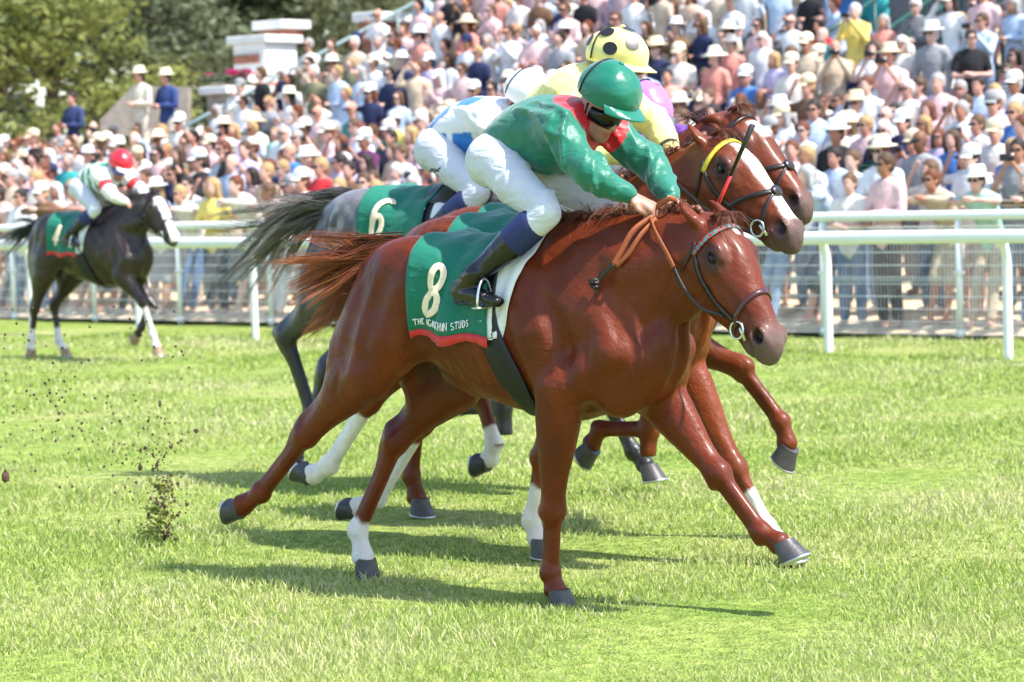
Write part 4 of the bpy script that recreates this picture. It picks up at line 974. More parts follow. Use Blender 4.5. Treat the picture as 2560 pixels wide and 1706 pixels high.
def tack(o, S, hf, ax, num, girth_m=GIRTH_M, brow_m=None, nose_m=None, lettering=False, reins=None, crossed=False, full=True, xo=0., fold=1.0, dgt_col=NUM_M, ndv=0.):
    a, b, c = ax; rg = np.random.default_rng(hash(num) % 1000 if isinstance(num, str) else 1)
    rg = np.random.default_rng(ord(num[0]) if num else 3)
    # saddle cloth ---------------------------------------------------
    nu, nv = 25, 61; U = np.linspace(0, 1, nu); W = np.linspace(-1, 1, nv)
    def grid(x0t, x1t, x0b, x1b, off, vmax, wav=0., nu=nu, nv=nv, w0=-1., w1=1.):
        U = np.linspace(0, 1, nu); Wv = np.linspace(w0, w1, nv); UU, WW = np.meshgrid(U, Wv, indexing='ij'); th = R_(vmax) * WW
        aw = np.abs(WW); x = (x0t + (x1t - x0t) * UU) * (1 - aw) + (x0b + (x1b - x0b) * UU) * aw + xo
        A = np.stack([x, 0 * x, np.full_like(x, 1.25)], -1); D = np.stack([0 * x, -np.sin(th), np.cos(th)], -1)
        G = S.cast(A, D, off, n=90, step=.008); N = S.grad(G)
        if wav:
            wf = wav * (aw ** 3); G = G + N * (wf * (.5 + .5 * np.sin(UU * 11 + WW * 2.2 + 1.1)) + .005 * np.sin(UU * 7 - WW * 9) + .0035 * np.sin(UU * 19 + np.abs(WW) * 6))[..., None]
            G[..., 2] += wf * .8 * np.sin(UU * 9.5 + .6) * aw ** 6
        return G, N
    def sheet(nm, G, m, parent, flip=False, th=.004):
        n1, n2 = G.shape[:2]; F = np.array([(i * n2 + j, (i + 1) * n2 + j, (i + 1) * n2 + j + 1, i * n2 + j + 1) for i in range(n1 - 1) for j in range(n2 - 1)])
        if flip: F = F[:, ::-1]
        q = mesh_obj(nm, G.reshape(-1, 3), F, m, parent); md = q.modifiers.new('thick', 'SOLIDIFY'); md.thickness = th; md.offset = 1; return q
    VM = 112
    G, N = grid(-.50, -.12, -.56, -.10, .026, VM, .020 * fold); iv = int(round((.93 + 1) / 2 * (nv - 1))); il = nv - 1 - iv
    cl = sheet('saddle_cloth', G[:, il:iv + 1], CLOTH_G, o)
    sheet('hem', G[:, iv:] + N[:, iv:] * .001, HEM_R, cl); sheet('hem', G[:, :il + 1] + N[:, :il + 1] * .001, HEM_R, cl)
    GR, NR = G[:, nv // 2:], N[:, nv // 2:]
    def cm(u, v):
        u = np.clip(np.asarray(u, float), 0, 1) * (nu - 1); v = np.clip(np.asarray(v, float), 0, 1) * (GR.shape[1] - 1)
        i = np.minimum(u.astype(int), nu - 2); j = np.minimum(v.astype(int), GR.shape[1] - 2); s, t = (u - i)[:, None], (v - j)[:, None]
        f = lambda M: M[i, j] * (1 - s) * (1 - t) + M[i + 1, j] * s * (1 - t) + M[i, j + 1] * (1 - s) * t + M[i + 1, j + 1] * s * t
        n = f(NR); return f(GR) + n * .0062, n / np.linalg.norm(n, axis=1, keepdims=True)
    if num:
        mb = MB()
        for path, w in DIGITS[num]:
            p = np.array(path); p = np.array([np.interp(np.linspace(0, 1, 3 * len(p)), np.linspace(0, 1, len(p)), p[:, k]) for k in (0, 1)]).T
            v = .80 + ndv - p[:, 1] * .37; u = .24 + (p[:, 0] - .5) * .22 + (p[:, 1]) * .14
            Pq, Nq = cm(u, v); ribbon(mb, Pq, Nq, w * .145, .0007)
        mb.build('number', dgt_col, cl)
    if lettering:
        mb = MB(); x = .05
        for word in ('THE', 'AGA', 'KHAN', 'STUDS'):
            for ch in word:
                for k, st in enumerate(LETTERS[ch]):
                    p = np.array(st, float)
                    if len(p) < 4: p = np.array([np.interp(np.linspace(0, 1, 4), np.linspace(0, 1, len(p)), p[:, q]) for q in (0, 1)]).T
                    u = x + p[:, 0] * .040; v = .885 - p[:, 1] * .052 - .012 * np.sin(u * 9); Pq, Nq = cm(u, v); ribbon(mb, Pq, Nq, .0052 if k in (0, 1) and ch not in 'S' else .0042, .0012)
                x += .0455
            x += .020
        mb.build('lettering', LET_M, cl)
    Gp, Np = grid(-.24, .115, -.16, -.045, .013, 108, .003); sheet('saddle_pad', Gp, PAD_M, o)
    Gs, Ns = grid(-.20, .04, -.18, .02, .022, 38, 0., 11, 21); sheet('saddle', Gs, LEATHER, o, th=.02)
    # girth
    nG = 48; V = []; 
    th = np.linspace(-178, 178, nG); 
    xs = -.135 + .145 * sstep(np.abs(th), 70, 175) + xo; A = np.stack([xs, 0 * xs, 1.22 + 0 * xs], -1); D = np.stack([0 * xs, -np.sin(np.radians(th)), np.cos(np.radians(th))], -1)
    rows = []; tk = np.array(TRUNK)
    def clampr(A, Q):
        d = Q - A; r = np.linalg.norm(d, axis=1, keepdims=True); hz = np.interp(A[:, 0] - xo, tk[:, 0], tk[:, 2]); hy = np.interp(A[:, 0] - xo, tk[:, 0], tk[:, 3]); zc = np.interp(A[:, 0] - xo, tk[:, 0], tk[:, 1])
        e = d / r; mx = 1 / np.sqrt((e[:, 1] / (hy + .015)) ** 2 + (e[:, 2] / (hz + .02)) ** 2) + (zc - A[:, 2]) * e[:, 2]
        lim = np.where(np.abs(th) > 118, mx + .016, 9)[:, None]; return A + e * np.minimum(r, lim)
    for k in np.linspace(-.062, .062, 7): rows.append(clampr(A + np.array([k, 0, 0]), S.cast(A + np.array([k, 0, 0]), D, .016, 120, .008)))
    sheet('girth', np.array(rows), girth_m, o, flip=False, th=.006)
    mb = MB()
    for k in (.62, .70, .76, .80):
        i = int(k * (nG - 1)); p = (rows[2][i] * .5 + rows[4][i] * .5); n = S.grad(p[None])[0]; t = unit(rows[5][i] - rows[1][i]); mb.tube([p - t * .026 + n * .010, p + t * .026 + n * .010], .0035, 6)
    mb.build('buckle', STEEL, o)
    # bridle -----------------------------------------------------------
    def hs(s, ang, off=.004):
        s = np.atleast_1d(np.asarray(s, float)); ang = np.radians(np.broadcast_to(np.asarray(ang, float), s.shape)); bc = np.interp(s, [0, .1, .2, .3, .45, .6], [-.03, -.035, -.043, -.04, -.01, -.02])
        A = np.array([hf(x, y) for x, y in zip(s, bc)]); D = np.cos(ang)[:, None] * b + np.sin(ang)[:, None] * c
        Q = S.cast(A, D, off, 60, .004); return Q, S.grad(Q)
    def strap(nm, s, ang, w, m, parent, off=.004, th=.004, n=5):
        s = crom(np.c_[s, ang], n); P, Nn = hs(s[:, 0], s[:, 1], off); P = smooth_line(P); mb = MB(); ribbon(mb, P, Nn, w, th); return mb.build(nm, m, parent)
    br = None
    mb = MB()
    for sg in (1, -1):
        pth = crom([(.055, 88), (.105, 97), (.20, 103), (.30, 108), (.39, 112), (.455, 116)], 5); P, Nn = hs(pth[:, 0], pth[:, 1] * sg, .005); ribbon(mb, smooth_line(P), Nn, .021, .004)
        pth = crom([(.075, 96), (.10, 118), (.135, 140), (.175, 165), (.18, 180)], 5); P, Nn = hs(pth[:, 0], pth[:, 1] * sg, .004); ribbon(mb, smooth_line(P), Nn, .013, .003)
    br = mb.build('bridle', LEATHER, o)
    strap('browband', [.098, .080, .062, .055, .062, .080, .098], [98, 70, 35, 0, -35, -70, -98], .024, brow_m or LEATHER, br, .006, .005)
    if not crossed:
        strap('noseband', [.445, .415, .385, .375, .385, .415, .445, .46, .445], [128, 85, 40, 0, -40, -85, -128, -180, -232], .022, nose_m or LEATHER, br, .005, .006)
    else:
        strap('noseband', [.30, .33, .37, .395], [110, 75, 35, 0], .022, LEATHER, br, .006, .004); strap('noseband', [.30, .33, .37, .395], [-110, -75, -35, 0], .022, LEATHER, br, .006, .004)
        strap('noseband', [.39, .42, .46, .50, .515], [0, 40, 80, 120, 180], .016, LEATHER, br, .005, .004); strap('noseband', [.39, .42, .46, .50, .515], [0, -40, -80, -120, -180], .016, LEATHER, br, .005, .004)
        mb = MB(); P, Nn = hs([.39], [0], .012); mb.lathe([(.0, .002), (.028, 0), (.03, -.006), (.02, -.012)], 14, M=np.c_[c, np.cross(Nn[0], c), Nn[0]], c=P[0], sx=1.1); mb.build('star_pad', LEATHER, br)
    for sg in (1, -1):
        P, Nn = hs([.468], [118 * sg], .010); mb = MB(); Mx = np.c_[a, b, c * sg]; cpt = P[0] + Nn[0] * .006
        mb.tube([cpt + .036 * (math.cos(t) * a + math.sin(t) * b) for t in np.linspace(0, 2 * math.pi, 25)], .0052, 6, cap=False, up=c); mb.tube([cpt + b * .02, cpt + a * .055 + b * .008 - c * sg * .012], .008, 8)
        mb.build('bit_ring', STEEL, br)
    return cl, br, hs

def smooth_line(P, it=3):
    P = P.copy()
    for _ in range(it): P[1:-1] = .25 * P[:-2] + .5 * P[1:-1] + .25 * P[2:]
    return P

def rein(name, pts, w, m, parent, S=None, off=.006, snap=False):
    P = crom(pts, 8)
    if S is not None and snap:
        f = S.sample(P); N = S.grad(P); P = P + N * np.maximum(off - f, 0)[:, None]; P = smooth_line(P)
    mb = MB(); T = np.gradient(P, axis=0); N = np.cross(T, (0, 0, 1.)); N /= np.maximum(np.linalg.norm(N, axis=1, keepdims=True), 1e-6); ribbon(mb, P, -N, w, .004); return mb.build(name, m, parent)

def mane_and_tail(o, S, P, hf, ax, m, m_tail, seed, plaits=0, tail=None, n_tail=420, blow=.06, nmane=260, forelock=True):
    a, b, c = ax; rg = np.random.default_rng(seed)
    nk = np.array(P.get('neck', NECK)); xs = np.linspace(.12, nk[-2][0] + .02, 16)
    crest = S.cast(np.c_[xs, 0 * xs, np.interp(xs, nk[:, 0], nk[:, 1])], np.tile((0, 0, 1.), (16, 1)), 0, 90, .006)
    if plaits:
        mb = MB()
        for i in range(plaits):
            t = i / (plaits - 1); p = np.array([np.interp(t * 15, range(16), crest[:, k]) for k in range(3)]) + np.array([0, rg.normal(0, .006), .006])
            for k in range(3):
                q = p + rg.normal(0, .008, 3); mb.lathe([(.0, -.018), (.013, -.011), (.017, 0), (.012, .012), (.0, .017)], 8, c=q, M=np.array(Euler(rg.uniform(-1, 1, 3)).to_matrix()))
        V = np.concatenate(mb.v); mesh_obj('mane_plait', V, mb.f, m, o, True, np.tile(rg.random((len(V), 1)) * .6, (1, 3)))
    gd = []
    for i in range(0, 15):
        p = crest[i]; L = rg.uniform(.05, .12) if not plaits else rg.uniform(.03, .07)
        d = np.array([-.7 - blow * 4, -.35, .30]); gd.append([p - np.array([0, 0, .01]), p + d * L * .4 + np.array([0, 0, .02]), p + d * L * .8 + np.array([0, -.02, -.00]), p + d * L * 1.2 + np.array([0, -.035, -.04])])
    strands('mane', gd, nmane, m, o, .0020, .012, .016, seed, seg=6, clump=nmane // 9)
    if forelock:
        gd = [[hf(-.02, .04, y), hf(.0, .085, y * 1.2), hf(.04, .095, y * 1.3), hf(.09, .085, y * 1.5)] for y in np.linspace(-.035, .045, 5)]; strands('forelock', gd, 80, m, o, .0016, .010, .01, seed + 1, seg=6)
    if tail:
        for k, (gds, n, sp, sd) in enumerate(tail):
            strands('tail', gds, n, m_tail, o, .0030, sp, .045, seed + 5 + k, seg=9, colour='tip', clump=max(n // 26, 8))
        g0 = crom(np.array(tail[0][0][0], float), 5); nd = max(len(g0) * 6 // 10, 4); mb = MB(); mb.tube(g0[:nd], np.linspace(.040, .012, nd), 10); V_ = np.concatenate(mb.v); mesh_obj('dock', V_, mb.f, m_tail, o, True, np.full((len(V_), 3), .12))
GREEN = (.0005, .150, .092)
HAIR_CH = hair_mat('chestnut_hair', (.045, .010, .005), (.34, .10, .032))
HAIR_CT = hair_mat('chestnut_tail_hair', (.085, .014, .004), (.42, .13, .038))
hero, HS, hhf, hax = horse('race_horse', HERO, .009, dict(base=CHEST, mat=COAT_M, hoof=HOOF_D, socks={'LH': .12}, blaze=(.05, .11, .012), bz_off=.01), 'leading chestnut race horse in number 8 cloth with red-trimmed green browband', HERO_O, HERO_H, group='race horses')
BROW8 = mat('browband_green_red', (.02, .16, .12), .5)
def brow_mat(name, c0, c1, sc, edge=None):
    k = NT(name); k.set(Roughness=.45); tc = k.n('TexCoord'); ck = k.n('TexChecker', i_Scale=sc); ck.inputs['Color1'].default_value = (*c0, 1); ck.inputs['Color2'].default_value = (*c1, 1); k.l(tc.outputs['Object'], ck.inputs[0]); k.l(ck.outputs[0], k.b.inputs['Base Color']); return k.m
cl8, br8, hs8 = tack(hero, HS, hhf, hax, '8', brow_m=brow_mat('browband_red_green', (.35, .02, .03), (.05, .22, .20), 60), nose_m=mat('noseband_oxblood', (.06, .012, .018), .3, coat=.4), lettering=True)
rein('rein', [(.987, -.098, 1.262), (.898, -.14, 1.285), (.818, -.15, 1.367), (.76, -.14, 1.46)], .016, LEATHER, hero, HS, snap=True)
rein('rein_grip', [(.76, -.14, 1.46), (.723, -.135, 1.522), (.665, -.12, 1.60), (.616, -.09, 1.668)], .022, REIN_BR, hero, HS, snap=True)
rein('rein', [(.987, .098, 1.262), (.90, .14, 1.30), (.80, .14, 1.42), (.72, .11, 1.60), (.68, .05, 1.69)], .018, LEATHER, hero, HS, snap=True)
rein('rein_grip', [(.62, -.07, 1.675), (.565, -.14, 1.62), (.525, -.17, 1.54), (.49, -.19, 1.475)], .024, REIN_BR, hero, HS, snap=True)
rein('rein_grip', [(.635, -.07, 1.665), (.60, -.14, 1.60), (.555, -.17, 1.52), (.50, -.185, 1.468)], .020, REIN_BR, hero, HS, snap=True)
rein('rein', [(.49, -.19, 1.475), (.45, -.20, 1.44), (.41, -.205, 1.40)], .018, LEATHER, hero, HS, snap=True)
rein('rein_grip', [(.60, -.04, 1.70), (.66, -.055, 1.735), (.705, -.05, 1.748), (.70, -.01, 1.735), (.66, .02, 1.71)], .022, REIN_BR, hero)
mb = MB()
for k in range(4): mb.tube([np.array((.405, -.215, 1.395)) + .019 * np.array([math.cos(t + k), .5 * math.sin(2 * t), math.sin(t) * (1 - .15 * k)]) for t in np.linspace(0, 5.6, 12)], .007, 6)
mb.tube([(.40, -.22, 1.39), (.425, -.222, 1.35)], .006, 6); mb.build('rein_knot', LEATHER, hero)
T8 = [([[(-.80, 0, 1.56), (-.93, 0, 1.545), (-1.08, -.01, 1.49), (-1.25, -.02, 1.44), (-1.46, -.02, 1.385)], [(-.82, .02, 1.55), (-.96, .02, 1.52), (-1.12, .03, 1.47), (-1.28, .04, 1.47), (-1.40, .05, 1.44)], [(-.83, -.01, 1.53), (-.98, -.01, 1.48), (-1.12, -.02, 1.43), (-1.28, -.03, 1.37), (-1.40, -.03, 1.30)]], 1250, .034, 1),
      ([[(-.84, 0, 1.53), (-.98, 0, 1.45), (-1.08, 0, 1.37), (-1.18, 0, 1.27), (-1.28, -.01, 1.13)], [(-.85, .0, 1.50), (-.96, .0, 1.42), (-1.04, .01, 1.33), (-1.11, .01, 1.22), (-1.16, .02, 1.10)], [(-.86, .0, 1.48), (-1.0, .0, 1.40), (-1.12, .02, 1.34), (-1.24, .03, 1.30), (-1.34, .04, 1.22)]], 950, .034, 2)]
mane_and_tail(hero, HS, HERO, hhf, hax, HAIR_CH, HAIR_CT, 11, plaits=13, tail=T8, nmane=420)
def silk8(V, J):
    C = np.tile(GREEN, (len(V), 1)); d = np.linalg.norm((V - np.array([.25, 0, 2.13])) * np.array([1., .85, .8]), axis=1)
    C[(d < .160 + .02 * np.sin(9 * V[:, 1]))] = (.55, .008, .018); return C
jk8 = jockey('person', 'jockey in emerald green silks and green cap with red scarf, hands forward on the reins', HERO_O, HERO_H, {}, dict(silk=silk8, silk_mat=cloth_mat('green_silk', GREEN, .44, .35, .8, 11., spec=.4, attr=True), cap_mat=cloth_mat('green_cap', GREEN, .28, .2, .4, 14.)), .0085, group='jockeys')
# ---------------------------------------------------------------- the rest of the field
O8 = np.array(HERO_O); _f = np.array([math.cos(R_(36)), -math.sin(R_(36)), 0]); _l = np.array([math.sin(R_(36)), math.cos(R_(36)), 0])
def slot(lat, fwd, z=0.): return tuple(O8 + lat * _l + fwd * _f + np.array([0, 0, z]))
NECK_UP = [(.18, 1.36, .31, .15), (.33, 1.46, .29, .155), (.47, 1.56, .25, .135), (.60, 1.665, .205, .115), (.71, 1.765, .16, .095), (.77, 1.825, .11, .08)]
NECK_HI = [(.18, 1.37, .31, .15), (.33, 1.49, .29, .155), (.47, 1.63, .25, .135), (.60, 1.75, .205, .115), (.72, 1.85, .16, .095), (.795, 1.915, .11, .08)]
NECK_4 = [(.18, 1.36, .31, .15), (.33, 1.43, .29, .155), (.47, 1.50, .25, .135), (.60, 1.57, .205, .115), (.71, 1.64, .16, .095), (.775, 1.69, .11, .08)]
EAR_UP = [(.01, .0, .055), (-.05, .01, .070), (-.10, .015, .074), (-.155, .01, .066)]
EAR_BK = [(.01, .0, .055), (-.04, -.01, .072), (-.075, -.045, .076), (-.10, -.09, .070)]
HA = dict(neck=NECK_UP, head=((.79, 0, 1.895), 44, 8), ear=EAR_UP, ztop=2.12, flare=1.35,
    RF=dict(j=[(.40, -.155, 1.10), (.06, -.17, .90), (-.13, -.115, .46), (-.22, -.095, .15), (-.19, -.095, .07)], hoof=-4),
    LF=dict(j=[(.56, .165, 1.10), (.48, .15, .87), (.79, .11, .42), (.96, .10, .16), (1.03, .10, .09)], hoof=10, top=(.16, .085, 1.5)),
    RH=dict(j=[(-.62, -.12, 1.36), (-.82, -.19, .98), (-1.16, -.14, .69), (-1.45, -.11, .36), (-1.56, -.11, .31)], hoof=-125),
    LH=dict(j=[(-.58, .12, 1.34), (-.72, .19, .88), (-1.05, .14, .56), (-1.33, .12, .17), (-1.46, .12, .12)], hoof=-110))
HBp = dict(neck=NECK_HI, head=((.82, 0, 1.985), 46, 6), ear=EAR_BK, ztop=2.2, flare=1.4,
    RF=dict(j=[(.52, -.16, 1.12), (.50, -.16, .96), (.90, -.11, .82), (1.12, -.10, .56), (1.15, -.10, .46)], hoof=-42, top=(.16, -.085, 1.5)),
    LF=dict(j=[(.46, .155, 1.10), (.32, .16, .88), (.24, .11, .47), (-.05, .10, .46), (-.10, .10, .39)], hoof=-62),
    RH=dict(j=[(-.60, -.12, 1.34), (-.72, -.19, .92), (-1.02, -.14, .58), (-1.10, -.12, .20), (-1.07, -.12, .09)], hoof=-6),
    LH=dict(j=[(-.58, .12, 1.34), (-.60, .19, .92), (-.84, .14, .64), (-.73, .12, .36), (-.765, .12, .28)], hoof=-95))
HG = dict(neck=NECK_4, head=((.79, 0, 1.765), 50, 0), ear=EAR_BK, ztop=2.0,
    RF=dict(j=[(.42, -.16, 1.10), (.25, -.16, .86), (.27, -.11, .42), (-.04, -.10, .40), (-.11, -.10, .385)], hoof=-150),
    LF=dict(j=[(.56, .165, 1.10), (.48, .15, .87), (.79, .11, .46), (.96, .10, .19), (1.03, .10, .12)], hoof=10, top=(.16, .085, 1.5)),
    RH=dict(j=[(-.60, -.12, 1.36), (-.80, -.19, 1.02), (-1.22, -.14, .78), (-1.07, -.11, .34), (-1.11, -.11, .25)], hoof=-75),
    LH=dict(j=[(-.58, .12, 1.34), (-.80, .19, .90), (-1.16, .14, .55), (-1.34, .12, .16), (-1.40, .12, .09)], hoof=-50))
H4 = dict(neck=NECK_4, head=((.79, 0, 1.765), 53, 10), ear=EAR_BK, ztop=2.0,
    RF=dict(j=[(.54, -.16, 1.10), (.44, -.16, .90), (.69, -.11, .63), (.82, -.10, .27), (.86, -.10, .15)], hoof=-8, top=(.16, -.085, 1.5)),
    LF=dict(j=[(.46, .155, 1.10), (.34, .16, .90), (.57, .11, .64), (.46, .10, .33), (.40, .10, .26)], hoof=-70),
    RH=dict(j=[(-.60, -.12, 1.34), (-.72, -.19, .92), (-.95, -.14, .54), (-1.04, -.12, .20), (-1.06, -.12, .10)], hoof=-30),
    LH=dict(j=[(-.58, .12, 1.34), (-.62, .19, .92), (-.93, .14, .56), (-.86, .12, .17), (-.79, .12, .08)], hoof=0))
COAT_D = coat_mat('dark_coat', .42, .45)
HAIR_BK = hair_mat('black_hair', (.008, .007, .008), (.05, .045, .045)); HAIR_GR = hair_mat('grey_tail_hair', (.012, .011, .013), (.42, .38, .33))
HOOF_P = mat('hoof_pale', (.30, .20, .12), .5, var=.4, scale=20)
def tail_guides(L=.62, up=.0, w=.05):
    return [([[(-.82, 0, 1.55), (-1.02, y * .3, 1.50 + up * .3), (-1.02 - L * .4, y * .7, 1.44 + up * .6 + z), (-1.02 - L * .75, y, 1.36 + up * .8 + z * 2), (-1.02 - L, y * 1.2, 1.26 + up + z * 3)] for y, z in ((0, 0), (w, -.03), (-w, .03), (0, -.08), (w, .04))], 380, .036, 1)]

def silk_solid(c): return lambda V, J: np.tile(c, (len(V), 1)).astype(float)
YEL = (.80, .73, .24)
def silkA(V, J):
    C = np.tile(YEL, (len(V), 1)).astype(float)
    for s in 'RL':
        t, d = seg_t(V, J['el' + s], J['wr' + s]); C[(d < .09) & (t > .80) & (t < .90)] = (.015, .015, .015)
    return C
def silkG(V, J):
    C = np.tile((.82, .80, .82), (len(V), 1)).astype(float); bl = (.004, .17, .56)
    tor = (np.abs(V[:, 1]) < .20) & (V[:, 0] < .16); st = (np.abs(V[:, 1]) > .035) & (np.abs(V[:, 1]) < .135) | (V[:, 2] < 2.02)
    C[tor & st & (V[:, 0] < .10)] = bl; C[tor & (np.abs(V[:, 0] + .06) < .018)] = (.82, .80, .82); return C
def silk4(V, J):
    C = np.tile((.82, .82, .82), (len(V), 1)).astype(float); g = (.005, .25, .12)
    tor = (np.abs(V[:, 1]) < .17) & (V[:, 0] < .24); C[tor & ((V[:, 0] * 9 + 10) % 1 < .5)] = g; C[tor & (V[:, 0] > .10)] = g
    for s in 'RL':
        t, d = seg_t(V, J['sh' + s], J['el' + s]); C[(d < .11) & (t > .45) & (t < .75)] = (.62, .02, .03)
    return C
SILK_A = cloth_mat('race_silk', (.8, .8, .8), .48, .3, .7, 11., spec=.35, attr=True)
field = [
 dict(k='A', P=HA, o=slot(1.1, -.6), sc=1.04, h=.013, num=None, coat=dict(base=(.155, .030, .0055), mat=COAT_M, hoof=HOOF_D, socks={'RF': .55, 'LF': .60, 'RH': .85, 'LH': .80}, blaze=(.06, .55, .034), muzzle=(.105, .088, .086), checker=True),
      label='second chestnut race horse with broad white blaze and yellow browband, close behind the leader', hair=(HAIR_CH, HAIR_CT), tk=dict(brow_m=brow_mat('browband_yellow', (.75, .62, .05), (.75, .62, .05), 9), crossed=True), plaits=14,
      jl='jockey in pale yellow silks and yellow cap with black spots', J=dict(head=(.235, 0, 2.24), pitch=15, yaw=0, spine=[(-.21, 1.985, .135, .105), (-.15, 2.05, .150, .125), (-.06, 2.11, .165, .140), (.03, 2.165, .178, .135), (.10, 2.205, .165, .105), (.15, 2.24, .085, .075)], shR=(.11, -.165, 2.17), shL=(.14, .165, 2.18), elR=(.27, -.225, 1.94), elL=(.36, .215, 2.02), wrR=(.42, -.10, 1.86), haR=(.50, -.06, 1.82), wrL=(.50, .09, 1.88), haL=(.575, .055, 1.83)),
      look=dict(silk=silkA, silk_mat=SILK_A, cap_mat=cloth_mat('yellow_cap', YEL, .3, .2, .15, 8.), spots=[(35, 34, 13), (-38, 40, 13), (78, 16, 13), (-10, 78, 12), (105, 50, 13), (140, 20, 13), (-80, 20, 13), (-120, 50, 13)])),
 dict(k='B', P=HBp, o=slot(2.0, -1.1), sc=1.06, h=.014, num='7', coat=dict(base=(.140, .027, .005), mat=COAT_M, hoof=HOOF_D, socks={'LH': .30}, blaze=(.08, .22, .038), muzzle=(.12, .095, .09)),
      label='third chestnut race horse with white star, farthest back of the three heads', hair=(HAIR_CH, HAIR_CT), tk=dict(crossed=True), plaits=0,
      jl='jockey in purple silks and violet cap, half hidden behind the yellow jockey', J=dict(head=(.265, 0, 1.995), pitch=34, yaw=0, spine=[(-.21, 1.965, .135, .105), (-.13, 2.00, .150, .125), (-.01, 2.01, .165, .140), (.11, 2.0, .178, .135), (.19, 2.00, .165, .105), (.24, 2.01, .085, .075)], shR=(.20, -.165, 1.98), shL=(.22, .165, 1.98)),
      look=dict(silk=silk_solid((.11, .02, .28)), silk_mat=SILK_A, cap_mat=cloth_mat('violet_cap', (.40, .15, .62), .3, .2, .3, 10.))),
 dict(k='G', P=HG, o=slot(3.0, -2.66, .04), sc=1.10, h=.015, num='6', coat=dict(base=(.034, .033, .040), mat=COAT_D, hoof=HOOF_D, leg=(.010, .010, .011), dapple=(.30, .29, .31), socks={'RF': .10}, muzzle=(.04, .04, .045)),
      label='dapple grey race horse in number 6 cloth with dark streaming tail', hair=(HAIR_BK, HAIR_GR), tk=dict(ndv=-.13), plaits=0,
      jl='jockey in blue and white silks with white cap on the grey horse', J={}, jo=(.06, 0, -.13), look=dict(silk=silkG, silk_mat=SILK_A, cap_mat=cloth_mat('white_cap', (.84, .83, .83), .35, .2, .3, 10.))),
 dict(k='4', P=H4, o=(-4.40, 27.68, 0), sc=.98, h=.016, num='4', coat=dict(base=(.022, .012, .010), mat=COAT_D, hoof=HOOF_P, socks={'RF': .80, 'RH': .35, 'LH': .35}, blaze=(.03, .64, .048), muzzle=(.05, .04, .04)),
      label='dark brown race horse in number 4 cloth with white blaze, trailing far behind at left', hair=(HAIR_BK, HAIR_BK), tk=dict(), plaits=0,
      jl='jockey in green and white hooped silks with red cap, on the dark horse', J={}, jo=(-.02, 0, -.06), look=dict(silk=silk4, silk_mat=SILK_A, cap_mat=cloth_mat('red_cap', (.72, .012, .035), .3, .2, .2, 10.), peak_mat=mat('white_peak', (.8, .8, .8), .4), skin=(.45, .24, .16), goggle_mat=mat('goggle_blue', (.02, .06, .35), .08, coat=1.0))),
]
for fh in field:
    o, S_, hf_, ax_ = horse('race_horse', fh['P'], fh['h'], fh['coat'], fh['label'], fh['o'], 36, group='race horses', scale=fh['sc'])
    tack(o, S_, hf_, ax_, fh['num'], **fh['tk'])
    if fh['k'] == 'G': tl = [([[(-.82, 0, 1.55), (-1.03, 0, 1.53), (-1.26, y * .6, 1.45), (-1.52, y, 1.32 + z), (-1.80, y * 1.3, 1.20 + z * 2)] for y, z in ((0, 0), (.07, .05), (-.06, -.06), (.03, -.12), (-.03, .07))], 950, .036, 1), ([[(-.84, 0, 1.50), (-1.1, 0, 1.46), (-1.32, 0, 1.36), (-1.46, .02, 1.24), (-1.55, .03, 1.13)]], 200, .04, 2)]
    elif fh['k'] == '4': tl = tail_guides(.6, -.10)
    else: tl = tail_guides(.55, -.22 if fh['k'] == 'A' else -.35)
    mane_and_tail(o, S_, fh['P'], hf_, ax_, fh['hair'][0], fh['hair'][1], 31 + ord(fh['k']), plaits=fh['plaits'], tail=tl, nmane=220 if fh['k'] != '4' else 160, blow=.10)
    haR = np.array({**JOCK, **fh['J']}['haR']); haL = np.array({**JOCK, **fh['J']}['haL']); jo = np.array(fh.get('jo', (0, 0, 0)))
    for sg, ha in ((1, haR), (-1, haL)):
        p0 = hf_(.468, -.075, .062 * sg); p1 = ha + jo; rein('rein', [p0, p0 * .7 + p1 * .3 + np.array([0, -.06 * sg, -.02]), p0 * .35 + p1 * .65 + np.array([0, -.05 * sg, 0]), p1], .018, LEATHER, o, S_, snap=True)
    org = Vector(fh['o']) + fh['sc'] * Vector(tuple(jo[0] * _f + jo[1] * _l + np.array([0, 0, jo[2]])))
    jockey('person', fh['jl'], tuple(org), 36, fh['J'], fh['look'], .0135, group='jockeys', scale=fh['sc'])
    S_ = None
